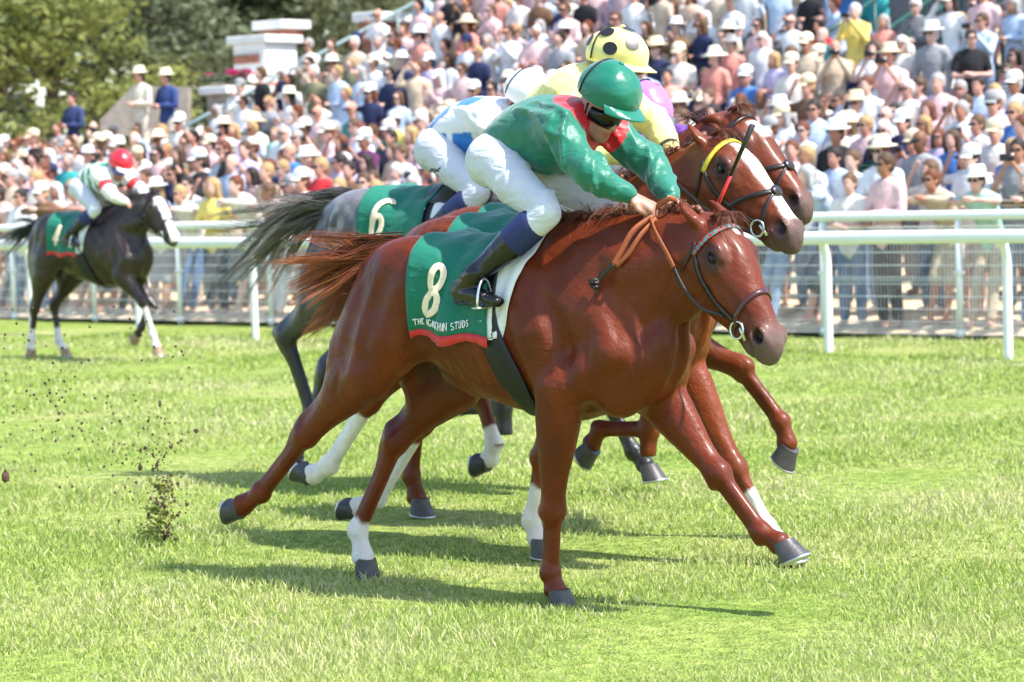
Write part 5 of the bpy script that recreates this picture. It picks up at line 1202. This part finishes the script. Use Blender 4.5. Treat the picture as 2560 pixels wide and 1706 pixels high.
# owner's mark on the grey jockey's breeches is printed below; whip carried beside the leader's neck
# ---------------------------------------------------------------- spectators
def objcol_mat(name, rough=.8, bump=.25, stripes=False, sheen=.1):
    k = NT(name); k.set(Roughness=rough, Sheen_Weight=sheen); k.b.inputs['Specular IOR Level'].default_value = .3
    oi = k.n('ObjectInfo'); tc = k.n('TexCoord'); nz = k.n('TexNoise', i_Scale=9.0, i_Detail=4.0); k.l(tc.outputs['Object'], nz.inputs[0]); r = k.ramp(nz.outputs['Fac'], [(.3, (.80, .80, .80)), (.7, (1.1, 1.1, 1.1))])
    mx = k.n('MixRGB', blend_type='MULTIPLY'); mx.inputs[0].default_value = 1; k.l(oi.outputs['Color'], mx.inputs[1]); k.l(r.outputs[0], mx.inputs[2]); src = mx.outputs[0]
    if stripes:
        wv = k.n('TexWave', i_Scale=6.0); wv.bands_direction = 'Z'; k.l(tc.outputs['Object'], wv.inputs[0]); rr = k.ramp(wv.outputs['Fac'], [(.45, (.03, .03, .06)), (.55, (1, 1, 1))]); m2 = k.n('MixRGB', blend_type='MULTIPLY'); m2.inputs[0].default_value = 1; k.l(src, m2.inputs[1]); k.l(rr.outputs[0], m2.inputs[2]); src = m2.outputs[0]
    k.l(src, k.b.inputs['Base Color']); n2 = k.n('TexNoise', i_Scale=14.0, i_Detail=3.0, i_Distortion=1.0); k.l(tc.outputs['Object'], n2.inputs[0]); k.bump(n2.outputs['Fac'], bump, .03); return k.m
M_SKIN = objcol_mat('spectator_skin', .5, .05, sheen=0.); M_CLOTH = objcol_mat('spectator_cloth', .85, .55); M_STRIPE = objcol_mat('spectator_striped_cloth', .85, .5, True); M_HAIR = objcol_mat('spectator_hair', .55, .6); M_HAT = objcol_mat('spectator_hat', .8, .2)
M_DARK = mat('sunglass_lens', (.01, .01, .012), .15, coat=.5)
POSES = {
 'stand': dict(sp=[(0, .95), (0, 1.10), (-.005, 1.28), (-.01, 1.42)], hd=(.02, 1.635), el=[(-.02, .245, 1.13)] * 2, wr=[(.06, .235, .89)] * 2),
 'folded': dict(sp=[(0, .95), (0, 1.10), (-.005, 1.28), (-.01, 1.42)], hd=(.03, 1.63), el=[(.04, .25, 1.14)] * 2, wr=[(.22, .03, 1.13), (.21, -.02, 1.16)]),
 'lean': dict(sp=[(-.30, .94), (-.24, 1.10), (-.13, 1.28), (-.03, 1.41)], hd=(.06, 1.585), el=[(.10, .27, 1.365)] * 2, wr=[(.25, .02, 1.385), (.26, .06, 1.40)]),
 'phone': dict(sp=[(0, .95), (0, 1.10), (-.005, 1.28), (-.01, 1.42)], hd=(.02, 1.635), el=[(.15, .235, 1.20)] * 2, wr=[(.30, .045, 1.50)] * 2),
 'shade': dict(sp=[(0, .95), (0, 1.10), (-.005, 1.28), (-.01, 1.42)], hd=(.02, 1.635), el=[(.12, .31, 1.38), (.0, .245, 1.13)], wr=[(.13, .12, 1.66), (.07, .23, .90)]),
 'seat': dict(sp=[(-.05, .50), (-.05, .66), (-.03, .86), (-.02, 1.0)], hd=(.03, 1.21), el=[(.05, .25, .76)] * 2, wr=[(.25, .12, .66)] * 2)}
def spectator_parts(pose, fem, h, low=False):
    q = POSES[pose]; S = SDF((-.55, -.45, -.02), (.55, .45, 1.86), h); dz = 0; kf = .90 if fem else 1.0
    sp = [np.array([x, 0, z]) for x, z in q['sp']]; H = np.array([q['hd'][0], 0, q['hd'][1]]); W = [.150, .128 * kf, .160 * kf, .165 * kf]; D = [.11, .095, .115, .085]
    seat = pose == 'seat'; parts = {}
    leg = {}
    for i, sg in enumerate((-1, 1)):
        hp_ = sp[0] + np.array([0, sg * .085, -.03]); kn = np.array([.42, sg * .13, .50]) if seat else np.array([sp[0][0] * .5 + .02, sg * .10, .50]); an = np.array([.40, sg * .13, .09]) if seat else np.array([-.02, sg * .105, .09]); leg[sg] = (hp_, kn, an)
    arm = {}
    for i, sg in enumerate((-1, 1)):
        e = np.array(q['el'][i]) * np.array([1, sg, 1]); w = np.array(q['wr'][i]) * np.array([1, sg, 1]); arm[sg] = (sp[3] + np.array([0, sg * .175 * kf, -.02]), e, w)
    def torso(S, ex, top=True): S.chain([(*p, w + ex, d + ex) for p, w, d in zip(sp, W, D)], k=.03, sub=2)
    # skin
    torso(S, -.02)
    S.chain([(*(sp[3] + np.array([0, 0, .02])), .06), (*(H - np.array([.02, 0, .10])), .048), (*H, .05)], k=.02)
    S.ell(H + np.array([-.012, 0, .035]), (.098, .076, .092), k=.015); S.ell(H + np.array([.022, 0, -.042]), (.066, .058, .074), k=.02); S.ell(H + np.array([.103, 0, -.012]), (.018, .013, .026), k=.012)
    for sg in (-1, 1):
        S.ell(H + np.array([-.005, sg * .078, -.005]), (.018, .010, .03), k=.008)
        a, e, w = arm[sg]; S.chain([(*a, .045), (*e, .036), (*(w), .024)], k=.02); d = unit(w - e); S.chain([(*w, .026), (*(w + d * .05), .034), (*(w + d * .10 + np.array([0, -sg * .01, 0])), .026)], k=.015)
        hp_, kn, an = leg[sg]; S.chain([(*hp_, .075), (*kn, .052), (*(kn * .6 + an * .4), .050), (*an, .034)], k=.03); S.chain([(*(an + np.array([-.03, 0, -.045])), .035), (*(an + np.array([.12, sg * .015, -.055])), .034)], k=.02)
    parts['body'] = S.mesh(1)
    for long in (False, True):
        S = SDF((-.5, -.42, .40), (.5, .42, 1.62), h); torso(S, .014)
        S.chain([(*(sp[0] - np.array([0, 0, .06])), W[0] + .012, D[0] + .018), (*sp[0], W[0] + .012, D[0] + .016)], k=.02)
        for sg in (-1, 1):
            a, e, w = arm[sg]; mid = a * .35 + e * .65; S.chain([(*a, .066), (*mid, .056)] + ([(*e, .050), (*(w * .95 + e * .05), .036)] if long else []), k=.03)
        parts['long_shirt' if long else 'shirt'] = S.mesh(1)
    S = SDF((-.5, -.42, .00), (.55, .42, 1.10), h); S.chain([(*(sp[0] + np.array([0, 0, .05])), .150, .112), (*(sp[0] - np.array([0, 0, .06])), .155, .12)], k=.02)
    for sg in (-1, 1):
        hp_, kn, an = leg[sg]; S.chain([(*hp_, .092), (*kn, .070), (*(an + np.array([0, 0, .02])), .058)], k=.03)
    parts['trousers'] = S.mesh(1)
    S = SDF((-.5, -.42, .30), (.55, .42, 1.12), h)
    for sg in (-1, 1):
        hp_, kn, an = leg[sg]; S.chain([(*(hp_ + np.array([0, -sg * .03, .05])), .115), (*(hp_ * .5 + kn * .5), .10), (*(kn + np.array([0, 0, .02])), .085)], k=.05)
    parts['shorts'] = S.mesh(1)
    if not seat:
        S = SDF((-.5, -.42, .20), (.5, .42, 1.12), h); S.chain([(*sp[0], .155, .12), (sp[0][0] * .6, 0, .72, .165, .135), (sp[0][0] * .3, 0, .46, .175, .15)], k=.03); parts['skirt'] = S.mesh(1)
    for nm in ('short_hair', 'long_hair'):
        S = SDF(H - np.array([.24, .16, .36]), H + np.array([.16, .16, .17]), h * .8); S.ell(H + np.array([-.020, 0, .042]), (.104, .087, .098), k=.01); S.ell(H + np.array([-.045, 0, -.01]), (.072, .084, .075), k=.02)
        if nm == 'long_hair':
            S.chain([(*(H + np.array([-.06, 0, .03])), .085, .06), (*(H + np.array([-.085, 0, -.12])), .095, .045), (*(H + np.array([-.10, 0, -.26])), .085, .035)], k=.04)
            for sg in (-1, 1): S.chain([(*(H + np.array([.0, sg * .070, .05])), .028), (*(H + np.array([.0, sg * .088, -.09])), .030), (*(H + np.array([-.02, sg * .09, -.2])), .022)], k=.03)
        S.ell(H + np.array([.095, 0, -.045]), (.085, .070, .105), k=.015, op='sub'); parts[nm] = S.mesh(1)
    return parts, H
def hat_parts(low=False):
    sg = 10 if low else 20; out = {}
    mb = MB(); mb.lathe([(.165, -.010), (.168, .0), (.10, .012), (.092, .085), (.080, .108), (.03, .112), (.001, .100)], sg, sx=1.08); out['panama_hat'] = (np.concatenate(mb.v), mb.f)
    mb = MB(); mb.lathe([(.210, -.035), (.212, -.025), (.11, .015), (.098, .07), (.07, .115), (.001, .125)], sg, sx=1.05); out['sun_hat'] = (np.concatenate(mb.v), mb.f)
    mb = MB(); mb.lathe([(.100, -.015), (.103, .0), (.100, .045), (.080, .085), (.04, .105), (.001, .11)], sg, sx=1.06); n = 7
    V = []; 
    for e in (0, .5, 1): V += [(.085 + (.085 * e) * math.cos(a) + .01, .085 * math.sin(a) * (1 - .1 * e), -.006 - .022 * e - .012 * math.sin(a) ** 2) for a in np.linspace(-1.2, 1.2, n)]
    V = np.array(V); V2 = V - np.array([0, 0, .006]); Fc = [(i * n + j, i * n + j + 1, (i + 1) * n + j + 1, (i + 1) * n + j) for i in range(2) for j in range(n - 1)]; mb.add(np.vstack([V, V2]), Fc + [tuple(x + len(V) for x in f[::-1]) for f in Fc]); out['cap'] = (np.concatenate(mb.v), mb.f)
    return out
def glasses_part():
    mb = MB()
    for sg in (-1, 1): mb.lathe([(.0, 0), (.028, .0), (.026, .008), (.0, .010)], 10, M=np.array([[0, 0, 1], [1, 0, 0], [0, .8, 0]], float), c=(.100, sg * .034, .012))
    mb.box((.105, 0, .018), (.006, .02, .006))
    for sg in (-1, 1): mb.box((.05, sg * .078, .016), (.10, .004, .006))
    return np.concatenate(mb.v), mb.f
def dm(name, VF, m):
    o = mesh_obj(name, VF[0], VF[1], m); COL.objects.unlink(o); return o.data
SPEC = {}
for pose in POSES:
    for fem in (0, 1):
        pr, H = spectator_parts(pose, fem, .023); SPEC[pose, fem] = ({k: dm(k, v, M_SKIN if k == 'body' else M_HAIR if 'hair' in k else M_CLOTH) for k, v in pr.items()}, H)
HATS = {k: dm(k, v, M_HAT) for k, v in hat_parts().items()}; GLASS = dm('sunglasses', glasses_part(), M_DARK)
PHONE_MB = MB(); PHONE_MB.box((0, 0, 0), (.010, .15, .075)); PHONE = dm('phone', (np.concatenate(PHONE_MB.v), PHONE_MB.f), mat('phone_black', (.015, .015, .018), .3))
TONES = [('white', (.80, .80, .80), 22), ('off-white', (.74, .69, .62), 14), ('pale blue', (.46, .58, .74), 7), ('light pink', (.74, .50, .50), 16), ('navy', (.018, .025, .075), 9), ('beige', (.58, .46, .34), 10), ('black', (.015, .015, .018), 5), ('grey', (.30, .31, .33), 4), ('lavender', (.52, .46, .66), 4), ('mid blue', (.07, .20, .50), 2), ('teal', (.03, .30, .30), 2), ('dark green', (.03, .14, .08), 2), ('olive', (.18, .18, .10), 2), ('coral', (.75, .30, .24), 3), ('red', (.62, .03, .04), 2), ('yellow', (.78, .62, .16), 1), ('brown', (.17, .09, .05), 2), ('plum', (.12, .02, .10), 1), ('mint', (.42, .66, .56), 2)]
LOWER = [('jeans', (.10, .17, .32)), ('jeans', (.20, .30, .46)), ('navy', (.02, .03, .07)), ('beige', (.50, .41, .30)), ('white', (.74, .74, .74)), ('black', (.015, .015, .02)), ('grey', (.25, .25, .27))]
HAIRC = [('dark', (.02, .013, .009)), ('brown', (.075, .04, .02)), ('brown', (.12, .065, .03)), ('blond', (.42, .27, .12)), ('grey', (.36, .35, .34)), ('white', (.66, .65, .64)), ('auburn', (.14, .04, .015))]
HATC = [('straw', (.72, .60, .38)), ('straw', (.78, .69, .50)), ('straw', (.66, .54, .36)), ('white', (.78, .78, .78)), ('cream', (.78, .72, .58)), ('navy', (.02, .03, .09)), ('white', (.78, .78, .78)), ('grey', (.30, .30, .31)), ('white', (.8, .8, .8))]
SKINC = [(.62, .33, .25), (.66, .39, .31), (.57, .29, .21), (.46, .22, .14), (.70, .44, .36), (.20, .095, .055), (.36, .17, .10)]
tw = np.array([t[2] for t in TONES], float); tw /= tw.sum()
FACE = math.atan2(-RN[1], -RN[0])
people = []
rg = np.random.default_rng(21)
ROWU = [.40, 1.05, 1.75, 2.5, 3.3, 4.1, 4.95, 5.8]
def visible(t, u, z):
    P = tu(t, u, z); q = cam.matrix_world.inverted() @ Vector(tuple(P)); return abs(q.x / -q.z) < .215 + .4 / -q.z and q.y / -q.z < .133 + .3 / -q.z
for r, u0 in enumerate(ROWU):
    t = -17.5 + rg.random() * .5
    while t < 10.5:
        u = u0 + rg.normal(0, .07)
        z = terr(u) if t > -12.4 else terr_left(u)
        if visible(t, u, z + 1.5): people.append([t, u, z, r, False])
        t += rg.uniform(.44, .60) if r else rg.uniform(.46, .62)
for r in range(2):
    t = -17.5
    while t < -12.9:
        u = 6.7 + .75 * r + rg.normal(0, .1)
        if visible(t, u, terr_left(u) + 1.5) : people.append([t, u, terr_left(u), 10 + r, False])
        t += rg.uniform(.5, .7)
for k in range(12):
    t = -12.0 + rg.random() * .4
    while t < 9:
        u = 6.5 + STEP_D * (k + .45) + rg.normal(0, .05); st = rg.random() < (.85 if k % 2 else .35) or (t < -7.5 and k < 3)
        stair = (k >= 4 and -1.7 < t < .1) or (k >= 6 and .1 < t < 4 and rg.random() < .45)
        gap = False
        if not stair and not gap and visible(t, u, step_z(k) + 1.2): people.append([t, u, step_z(k) + .012, 20 + k, not st])
        t += rg.uniform(.46, .60)
people.sort(key=lambda p: np.linalg.norm(tu(p[0], p[1]) - np.array([0, 0, 0])))
N_IND = 296
ORD = lambda n: f"{n}{'th' if 10 <= n % 100 <= 20 else {1: 'st', 2: 'nd', 3: 'rd'}.get(n % 10, 'th')}"
ROWN = ['front row', 'second row', 'third row', 'fourth row', 'fifth row', 'sixth row', 'seventh row', 'eighth row', 'ninth row', 'tenth row', 'left terrace row one', 'left terrace row two', 'left terrace row three']
def look_of(p, rg):
    fem = int(rg.random() < .42); pose = 'seat' if p[4] else ('lean' if p[3] == 0 and rg.random() < .86 else rg.choice(['stand', 'folded', 'phone', 'shade', 'stand', 'folded']))
    ti = rg.choice(len(TONES), p=tw); lo = LOWER[rg.integers(len(LOWER))]; hair = HAIRC[rg.integers(len(HAIRC))]
    hat = None; x = rg.random()
    if x < .27: hat = (('sun_hat' if fem and rg.random() < .35 else rg.choice(['panama_hat', 'cap', 'cap'])), HATC[rg.integers(len(HATC))])
    return dict(fem=fem, pose=pose, top=TONES[ti], stripe=rg.random() < .04, lo=lo, lkind='skirt' if fem and pose != 'seat' and rg.random() < .35 else ('shorts' if rg.random() < .25 else 'trousers'), long=rg.random() < .4, hair=hair, hkind='long_hair' if fem and rg.random() < .75 else 'short_hair', bald=(not fem) and rg.random() < .12, hat=hat, sun=rg.random() < .5, skin=SKINC[rg.choice(len(SKINC), p=[.26, .26, .16, .08, .16, .04, .04])], sc=rg.uniform(.95, 1.11) * (.95 if fem else 1.0), rot=rg.normal(0, .22))
ind, rest = people[:N_IND], people[N_IND:]
order = {}
for p in ind: order.setdefault(p[3], []).append(p)
for r in order: order[r].sort(key=lambda p: p[0])
def child(nm, data, par, col, loc=None, rot=None, m=None):
    o = bpy.data.objects.new(nm, data); COL.objects.link(o); o.parent = par; o.color = (*col, 1)
    if loc is not None: o.location = loc
    if rot is not None: o.rotation_euler = rot
    return o
def put_person(L, P, rot, label, group=None, zs=1.):
    parts, H = SPEC[L['pose'], L['fem']]
    o = bpy.data.objects.new('person', parts['body']); COL.objects.link(o); o.location = P; o.rotation_euler = (0, 0, rot); o.scale = (L['sc'],) * 3; o.color = (*L['skin'], 1); tag(o, label, 'person', group)
    s = child('shirt', parts['long_shirt' if L['long'] else 'shirt'], o, L['top'][1])
    if L['stripe']: s.material_slots[0].link = 'OBJECT'; s.material_slots[0].material = M_STRIPE
    child(L['lkind'], parts[L['lkind']], o, L['lo'][1])
    if not L['bald']: child('hair', parts[L['hkind']], o, L['hair'][1])
    if L['hat']: child(L['hat'][0], HATS[L['hat'][0]], o, L['hat'][1][1], tuple(H + np.array([-.012, 0, .072])), (0, L.get('tilt', .08), 0))
    if L['sun']: child('sunglasses', GLASS, o, (0, 0, 0), tuple(H + np.array([-.008, 0, .0])))
    if L['pose'] == 'phone':
        W = Matrix.Translation(P) @ Matrix.Rotation(rot, 4, 'Z') @ Matrix.Scale(L['sc'], 4); q = bpy.data.objects.new('phone', PHONE); COL.objects.link(q); q.matrix_world = W @ Matrix.Translation((.385, 0, 1.575)); tag(q, 'dark phone held by the ' + L['top'][0] + ' clad person ' + label[label.rindex(', ', 0, label.rindex(', ')) + 2:], 'phone', 'phones held up in the crowd')
    return o
def describe(L):
    s = ('striped ' if L['stripe'] else '') + f"{L['top'][0]} {'shirt' if not L['fem'] or L['long'] else 'top'}"
    if L['hat']: s += f" and {L['hat'][1][0]} {L['hat'][0].replace('panama_', '').replace('_', ' ')}"
    elif L['bald']: s += ', bald'
    else: s += f", {L['hair'][0]} {'long' if 'long' in L['hkind'] else 'short'} hair"
    return s
for r, ps in order.items():
    for i, p in enumerate(ps):
        L = look_of(p, rg); rn = ROWN[r] if r < 13 else 'stand row ' + ['one', 'two', 'three', 'four', 'five', 'six', 'seven', 'eight', 'nine', 'ten', 'eleven', 'twelve'][r - 20]
        if r == 0 and L['pose'] != 'lean': L['pose'] = 'folded'
        put_person(L, tuple(tu(p[0], p[1], p[2])), FACE + L['rot'], f"person in {describe(L)}, {ORD(i + 1)} from left, {rn}", 'spectators behind the crowd fence')
# two men in panama hats standing on the end wall, and a man apart beside the trees
for px, py, Y, top, lab in ((352, 245, 45.5, ('cream', (.66, .60, .50), 1), 'man in cream jacket and panama hat standing on the end wall'), (418, 250, 45.5, ('navy', (.03, .06, .20), 1), 'man in navy jacket and panama hat standing on the end wall'), (185, 300, 47, ('dark blue', (.03, .05, .14), 1), 'man in dark blue jacket standing apart below the trees')):
    L = look_of([0, 0, 0, 5, False], rg); L.update(fem=0, pose='folded', top=top, long=True, stripe=False, bald=False, hat=('panama_hat', HATC[1]) if 'panama' in lab else None, sun=False, lkind='trousers', skin=SKINC[0], sc=1.02, lo=('beige', (.6, .55, .45)), hkind='short_hair', hair=HAIRC[0])
    c = at(px, py, Y); put_person(L, (c[0], c[1], c[2] - 1.28), FACE, lab.replace('man', 'person', 1))
# the far crowd in the stand: one mass
LOWP = {}
for pose in ('stand', 'folded', 'phone', 'shade', 'seat'):
    for fem in (0, 1): LOWP[pose, fem] = spectator_parts(pose, fem, .057)
LH = hat_parts(True); Vs = []; Fs3 = []; Cs = []; nb = 0
def addp(VF, col, M, T):
    global nb
    V, F = VF; V = np.asarray(V) @ M.T + T; F = np.asarray(F) if isinstance(F, np.ndarray) else None
    if F is None:
        return addl(VF[0], VF[1], col, M, T)
    Vs.append(V); Fs3.append(F + nb); nb += len(V); Cs.append(np.tile(col, (len(V), 1)))
def addl(V, Fl, col, M, T):
    global nb
    q = [f if len(f) == 4 else (f + (f[-1],) if len(f) == 3 else None) for f in Fl]; q = [tuple(f) for f in q if f is not None and len(set(f)) == 4]
    V = np.asarray(V) @ M.T + T; Vs.append(V); Fs3.append(np.array(q) + nb); nb += len(V); Cs.append(np.tile(col, (len(V), 1)))
for p in rest:
    L = look_of(p, rg); pose = L['pose'] if L['pose'] in ('stand', 'folded', 'phone', 'shade', 'seat') else 'stand'; parts, H = LOWP[pose, L['fem']]
    a = FACE + L['rot']; M = L['sc'] * np.array([[math.cos(a), -math.sin(a), 0], [math.sin(a), math.cos(a), 0], [0, 0, 1]]); T = tu(p[0], p[1], p[2])
    addp(parts['body'], L['skin'], M, T); addp(parts['long_shirt' if L['long'] else 'shirt'], L['top'][1], M, T)
    if pose == 'seat' or p[3] > 22: addp(parts['trousers'], L['lo'][1], M, T)
    if L['hat']: V, F = LH[L['hat'][0]]; addl(V + H + np.array([-.012, 0, .072]), F, L['hat'][1][1], M, T)
    if not L['bald']: addp(parts[L['hkind']], L['hair'][1], M, T)
    if L['sun']: Vb = np.array([(.108, -.07, -.012), (.108, .07, -.012), (.108, .07, .02), (.108, -.07, .02), (.06, -.08, -.012), (.06, .08, -.012), (.06, .08, .02), (.06, -.08, .02)]) + H; addl(Vb, [(0, 1, 2, 3), (0, 3, 7, 4), (1, 5, 6, 2), (3, 2, 6, 7)], (.01, .01, .012), M, T)
def vc_mat(name, rough=.8):
    k = NT(name); k.set(Roughness=rough); k.b.inputs['Specular IOR Level'].default_value = .3; a = k.n('VertexColor'); a.layer_name = 'Col'; tc = k.n('TexCoord'); nz = k.n('TexNoise', i_Scale=8.0, i_Detail=4.0); k.l(tc.outputs['Object'], nz.inputs[0]); r = k.ramp(nz.outputs['Fac'], [(.3, (.8, .8, .8)), (.7, (1.1, 1.1, 1.1))]); mx = k.n('MixRGB', blend_type='MULTIPLY'); mx.inputs[0].default_value = 1; k.l(a.outputs[0], mx.inputs[1]); k.l(r.outputs[0], mx.inputs[2]); k.l(mx.outputs[0], k.b.inputs['Base Color']); k.bump(nz.outputs['Fac'], .4, .04); return k.m
if Vs: tag(mesh_obj('crowd', np.concatenate(Vs), np.concatenate(Fs3), vc_mat('far_crowd'), None, True, np.concatenate(Cs)), 'mass of spectators filling the grandstand rows', 'crowd', kind='stuff')
print('PEOPLE', len(people), 'rest', len(rest), 'crowd quads', sum(len(f) for f in Fs3))
# ---------------------------------------------------------------- grass blades, flying turf, whip, small marks
def grass_blades(n, seed):
    rg = np.random.default_rng(seed); Y0, Y1 = 8.2, 32.0
    y = Y0 * (Y1 / Y0) ** rg.random(n); x = rg.uniform(-.25, .25, n) * y + rg.normal(0, .1, n)
    ur = (x - PC[0]) * RN[0] + (y - PC[1]) * RN[1]; keep = ur < .0; x, y = x[keep], y[keep]; n = len(x)
    P = np.c_[x, y, -.025 + .018 * np.sin(1.7 * x + .9 * y) + .014 * np.sin(3.1 * x - 2.3 * y + 1)]
    big = vnoise(P * np.array([.8, .8, 0]), 1.1, 3); mid = vnoise(P * np.array([1, 1, 0]), 5.5, 5)
    h = (.015 + .017 * mid + .017 * big) * rg.uniform(.55, 1.35, n) * (1 + .012 * (y - 10)); w = .0024 * (y / 9.5) ** 1.15 * rg.uniform(.7, 1.5, n)
    a = rg.uniform(0, 2 * math.pi, n); d = np.c_[np.cos(a), np.sin(a), 0 * a]; lean = rg.uniform(.15, 1.1, n); ld = rg.uniform(0, 2 * math.pi, n); top = P + np.c_[np.cos(ld) * lean * h, np.sin(ld) * lean * h, h]
    midp = P * .5 + top * .5; midp[:, 2] += h * .14
    V = np.stack([P - d * w[:, None], P + d * w[:, None], midp + d * (w * .8)[:, None], midp - d * (w * .8)[:, None], top], 1).reshape(-1, 3); i = np.arange(n)[:, None] * 5
    big2 = vnoise(P * np.array([.5, 1.1, 0]), .8, 11); tone = np.clip(.42 * big + .45 * big2 + .30 * (1 - mid) + rg.normal(0, .15, n) - .08, 0, 1); straw = (rg.random(n) < .06 + .26 * np.clip(big - .45, 0, 1)).astype(float)
    C = np.repeat(np.c_[tone, straw, 0 * tone], 5, 0)
    return V, np.hstack([i, i + 1, i + 2, i + 3]), np.hstack([i + 3, i + 2, i + 4]), C
def grass_mat():
    k = NT('grass_blade'); k.set(Roughness=.6); k.b.inputs['Specular IOR Level'].default_value = .25; a = k.n('VertexColor'); a.layer_name = 'Col'; sp = k.n('SeparateColor'); k.l(a.outputs[0], sp.inputs[0])
    r = k.ramp(sp.outputs[0], [(0, (.20, .31, .05)), (.45, (.36, .45, .11)), (1, (.57, .56, .29))]); mx = k.n('MixRGB'); k.l(sp.outputs[1], mx.inputs[0]); k.l(r.outputs[0], mx.inputs[1]); mx.inputs[2].default_value = (.60, .54, .34, 1); k.l(mx.outputs[0], k.b.inputs['Base Color'])
    t = k.n('BsdfTranslucent'); k.l(mx.outputs[0], t.inputs[0]); ms = k.n('MixShader'); ms.inputs[0].default_value = .35; k.l(k.b.outputs[0], ms.inputs[1]); k.l(t.outputs[0], ms.inputs[2]); k.l(ms.outputs[0], k.t.nodes['Material Output'].inputs['Surface']); return k.m
V, Q, T, C = grass_blades(N_GRASS, 5)
me = bpy.data.meshes.new('grass'); nv = len(V); me.vertices.add(nv); me.vertices.foreach_set('co', V.astype(np.float32).ravel())
nl = Q.size + T.size; me.loops.add(nl); me.loops.foreach_set('vertex_index', np.concatenate([Q.ravel(), T.ravel()]).astype(np.int32)); me.polygons.add(len(Q) + len(T)); me.polygons.foreach_set('loop_start', np.concatenate([np.arange(len(Q)) * 4, Q.size + np.arange(len(T)) * 3]).astype(np.int32)); me.update(calc_edges=True)
ca = me.color_attributes.new('Col', 'FLOAT_COLOR', 'POINT'); ca.data.foreach_set('color', np.hstack([C, np.ones((nv, 1))]).astype(np.float32).ravel()); me.materials.append(grass_mat())
go = bpy.data.objects.new('grass', me); COL.objects.link(go); tag(go, 'short trampled turf grass of the race track', 'grass', kind='stuff')
# clods and cut grass thrown up by the hooves
SOIL = mat('soil', (.075, .045, .028), .95, var=.5, scale=40, bump=.6, bscale=80)
def clod_mesh(mb, c, r, rg):
    V = []; 
    for la in (-1.57, -.8, 0, .8, 1.57):
        for lo in np.arange(6) * 1.047: V.append(np.array(c) + r * rg.uniform(.65, 1.25) * np.array([math.cos(la) * math.cos(lo), math.cos(la) * math.sin(lo), math.sin(la)]))
    mb.add(V, [(i * 6 + j, i * 6 + (j + 1) % 6, (i + 1) * 6 + (j + 1) % 6, (i + 1) * 6 + j) for i in range(4) for j in range(6)])
rg = np.random.default_rng(8); mb = MB(); base = at(395, 1300, 13.3); base[2] = 0
for i in range(330):
    z = rg.random() ** 1.5 * .66; s = .030 + .075 * z; c = base + np.array([rg.normal(.03 + .10 * z - .06 * (z > .35), s), rg.normal(0, s), z]); clod_mesh(mb, c, rg.uniform(.002, .007) * (1.8 if rg.random() < .15 else 1), rg)
for i in range(120):
    z = rg.random(); c = base + np.array([-.55 * z + rg.normal(0, .10), rg.normal(0, .12), .05 + .75 * z + rg.normal(0, .08)]); clod_mesh(mb, c, rg.uniform(.002, .009), rg)
for i in range(170):
    px, py = rg.uniform(0, 480), rg.uniform(760, 1180); c = at(px, py, rg.uniform(13, 20)); clod_mesh(mb, c, rg.uniform(.003, .009), rg)
tag(mb.build('flying_turf', SOIL, None, False), 'spray of soil and turf crumbs kicked up behind the horses', 'turf', kind='stuff')
for px, py, Y, r, lab in ((14, 1190, 12.5, .020, 'brown turf clod flying at the left edge of the frame'), (350, 1168, 13.2, .013, 'small dark clod in the air left of the turf plume'), (400, 1010, 14, .012, 'small dark clod in the air above the turf plume')):
    mb = MB(); clod_mesh(mb, (0, 0, 0), r, rg); o = mb.build('turf_clod', SOIL, None, False); o.location = at(px, py, Y); o.scale = (1, 1, 1.5); tag(o, lab, 'clod', 'flying clods')
V, F, C = leaf_cloud([(0, 0, .12), (.02, 0, .3)], [(.07, .06, .10), (.06, .05, .14)], 300, .02, 12, .03); o = mesh_obj('torn_grass', V, F, leaf_mat('torn_grass_blades', (.14, .2, .04), (.4, .42, .12)), None, False, C); o.location = base; tag(o, 'torn grass blades in the turf plume', 'grass', kind='stuff')
# whip
wp = bpy.data.objects.new('whip', None); COL.objects.link(wp); a0, a1, a2, a3 = at(1768, 575, 11.35), at(1800, 500, 11.30), at(1826, 440, 11.27), at(1882, 312, 11.2); wp.location = a0; tag(wp, 'black riding whip with red shaft held upright beside the horses heads', 'whip')
mb = MB(); mb.tube([a0 - a0, a1 - a0, a2 - a0], [.008, .0085, .0085], 8); mb.build('shaft', mat('whip_red', (.62, .012, .015), .35, coat=.3), wp)
mb = MB(); mb.tube([a2 - a0, (a2 + a3) / 2 - a0, a3 - a0], [.010, .014, .018], 10, flat=.7); mb.build('padded_flap', mat('whip_black', (.014, .010, .010), .4), wp)

# printed mark on the seat of the grey jockey's breeches
from mathutils.bvhtree import BVHTree
bpy.context.view_layer.update()
gj = [o for o in COL.objects if o.get('label', '').startswith('jockey in blue and white')][0]; bo = [c for c in gj.children if c.name.startswith('breeches')][0]
W = bo.matrix_world; bv = BVHTree.FromPolygons([W @ v.co for v in bo.data.vertices], [tuple(p.vertices) for p in bo.data.polygons]); mb = MB(); o0 = cam.matrix_world.translation; ok = 0
for st in ([(1072, 438), (1082, 432), (1092, 426), (1102, 420)], [(1078, 420), (1084, 428), (1090, 436), (1097, 442)], [(1074, 428), (1086, 423), (1098, 430)]):
    P = []; N = []
    for x, y in crom(np.array(st, float), 3):
        q = at(x, y, 14.5); h = bv.ray_cast(o0, (Vector(q) - o0).normalized())
        if h[0] is not None: P.append(np.array(h[0] + h[1] * .003)); N.append(np.array(h[1]))
    if len(P) > 3: ribbon(mb, P, N, .008, .001); ok += 1
if ok:
    lo = mb.build('printed_mark', mat('mark_black', (.01, .01, .012), .6), None); lo.parent = bo; lo.matrix_parent_inverse = W.inverted()
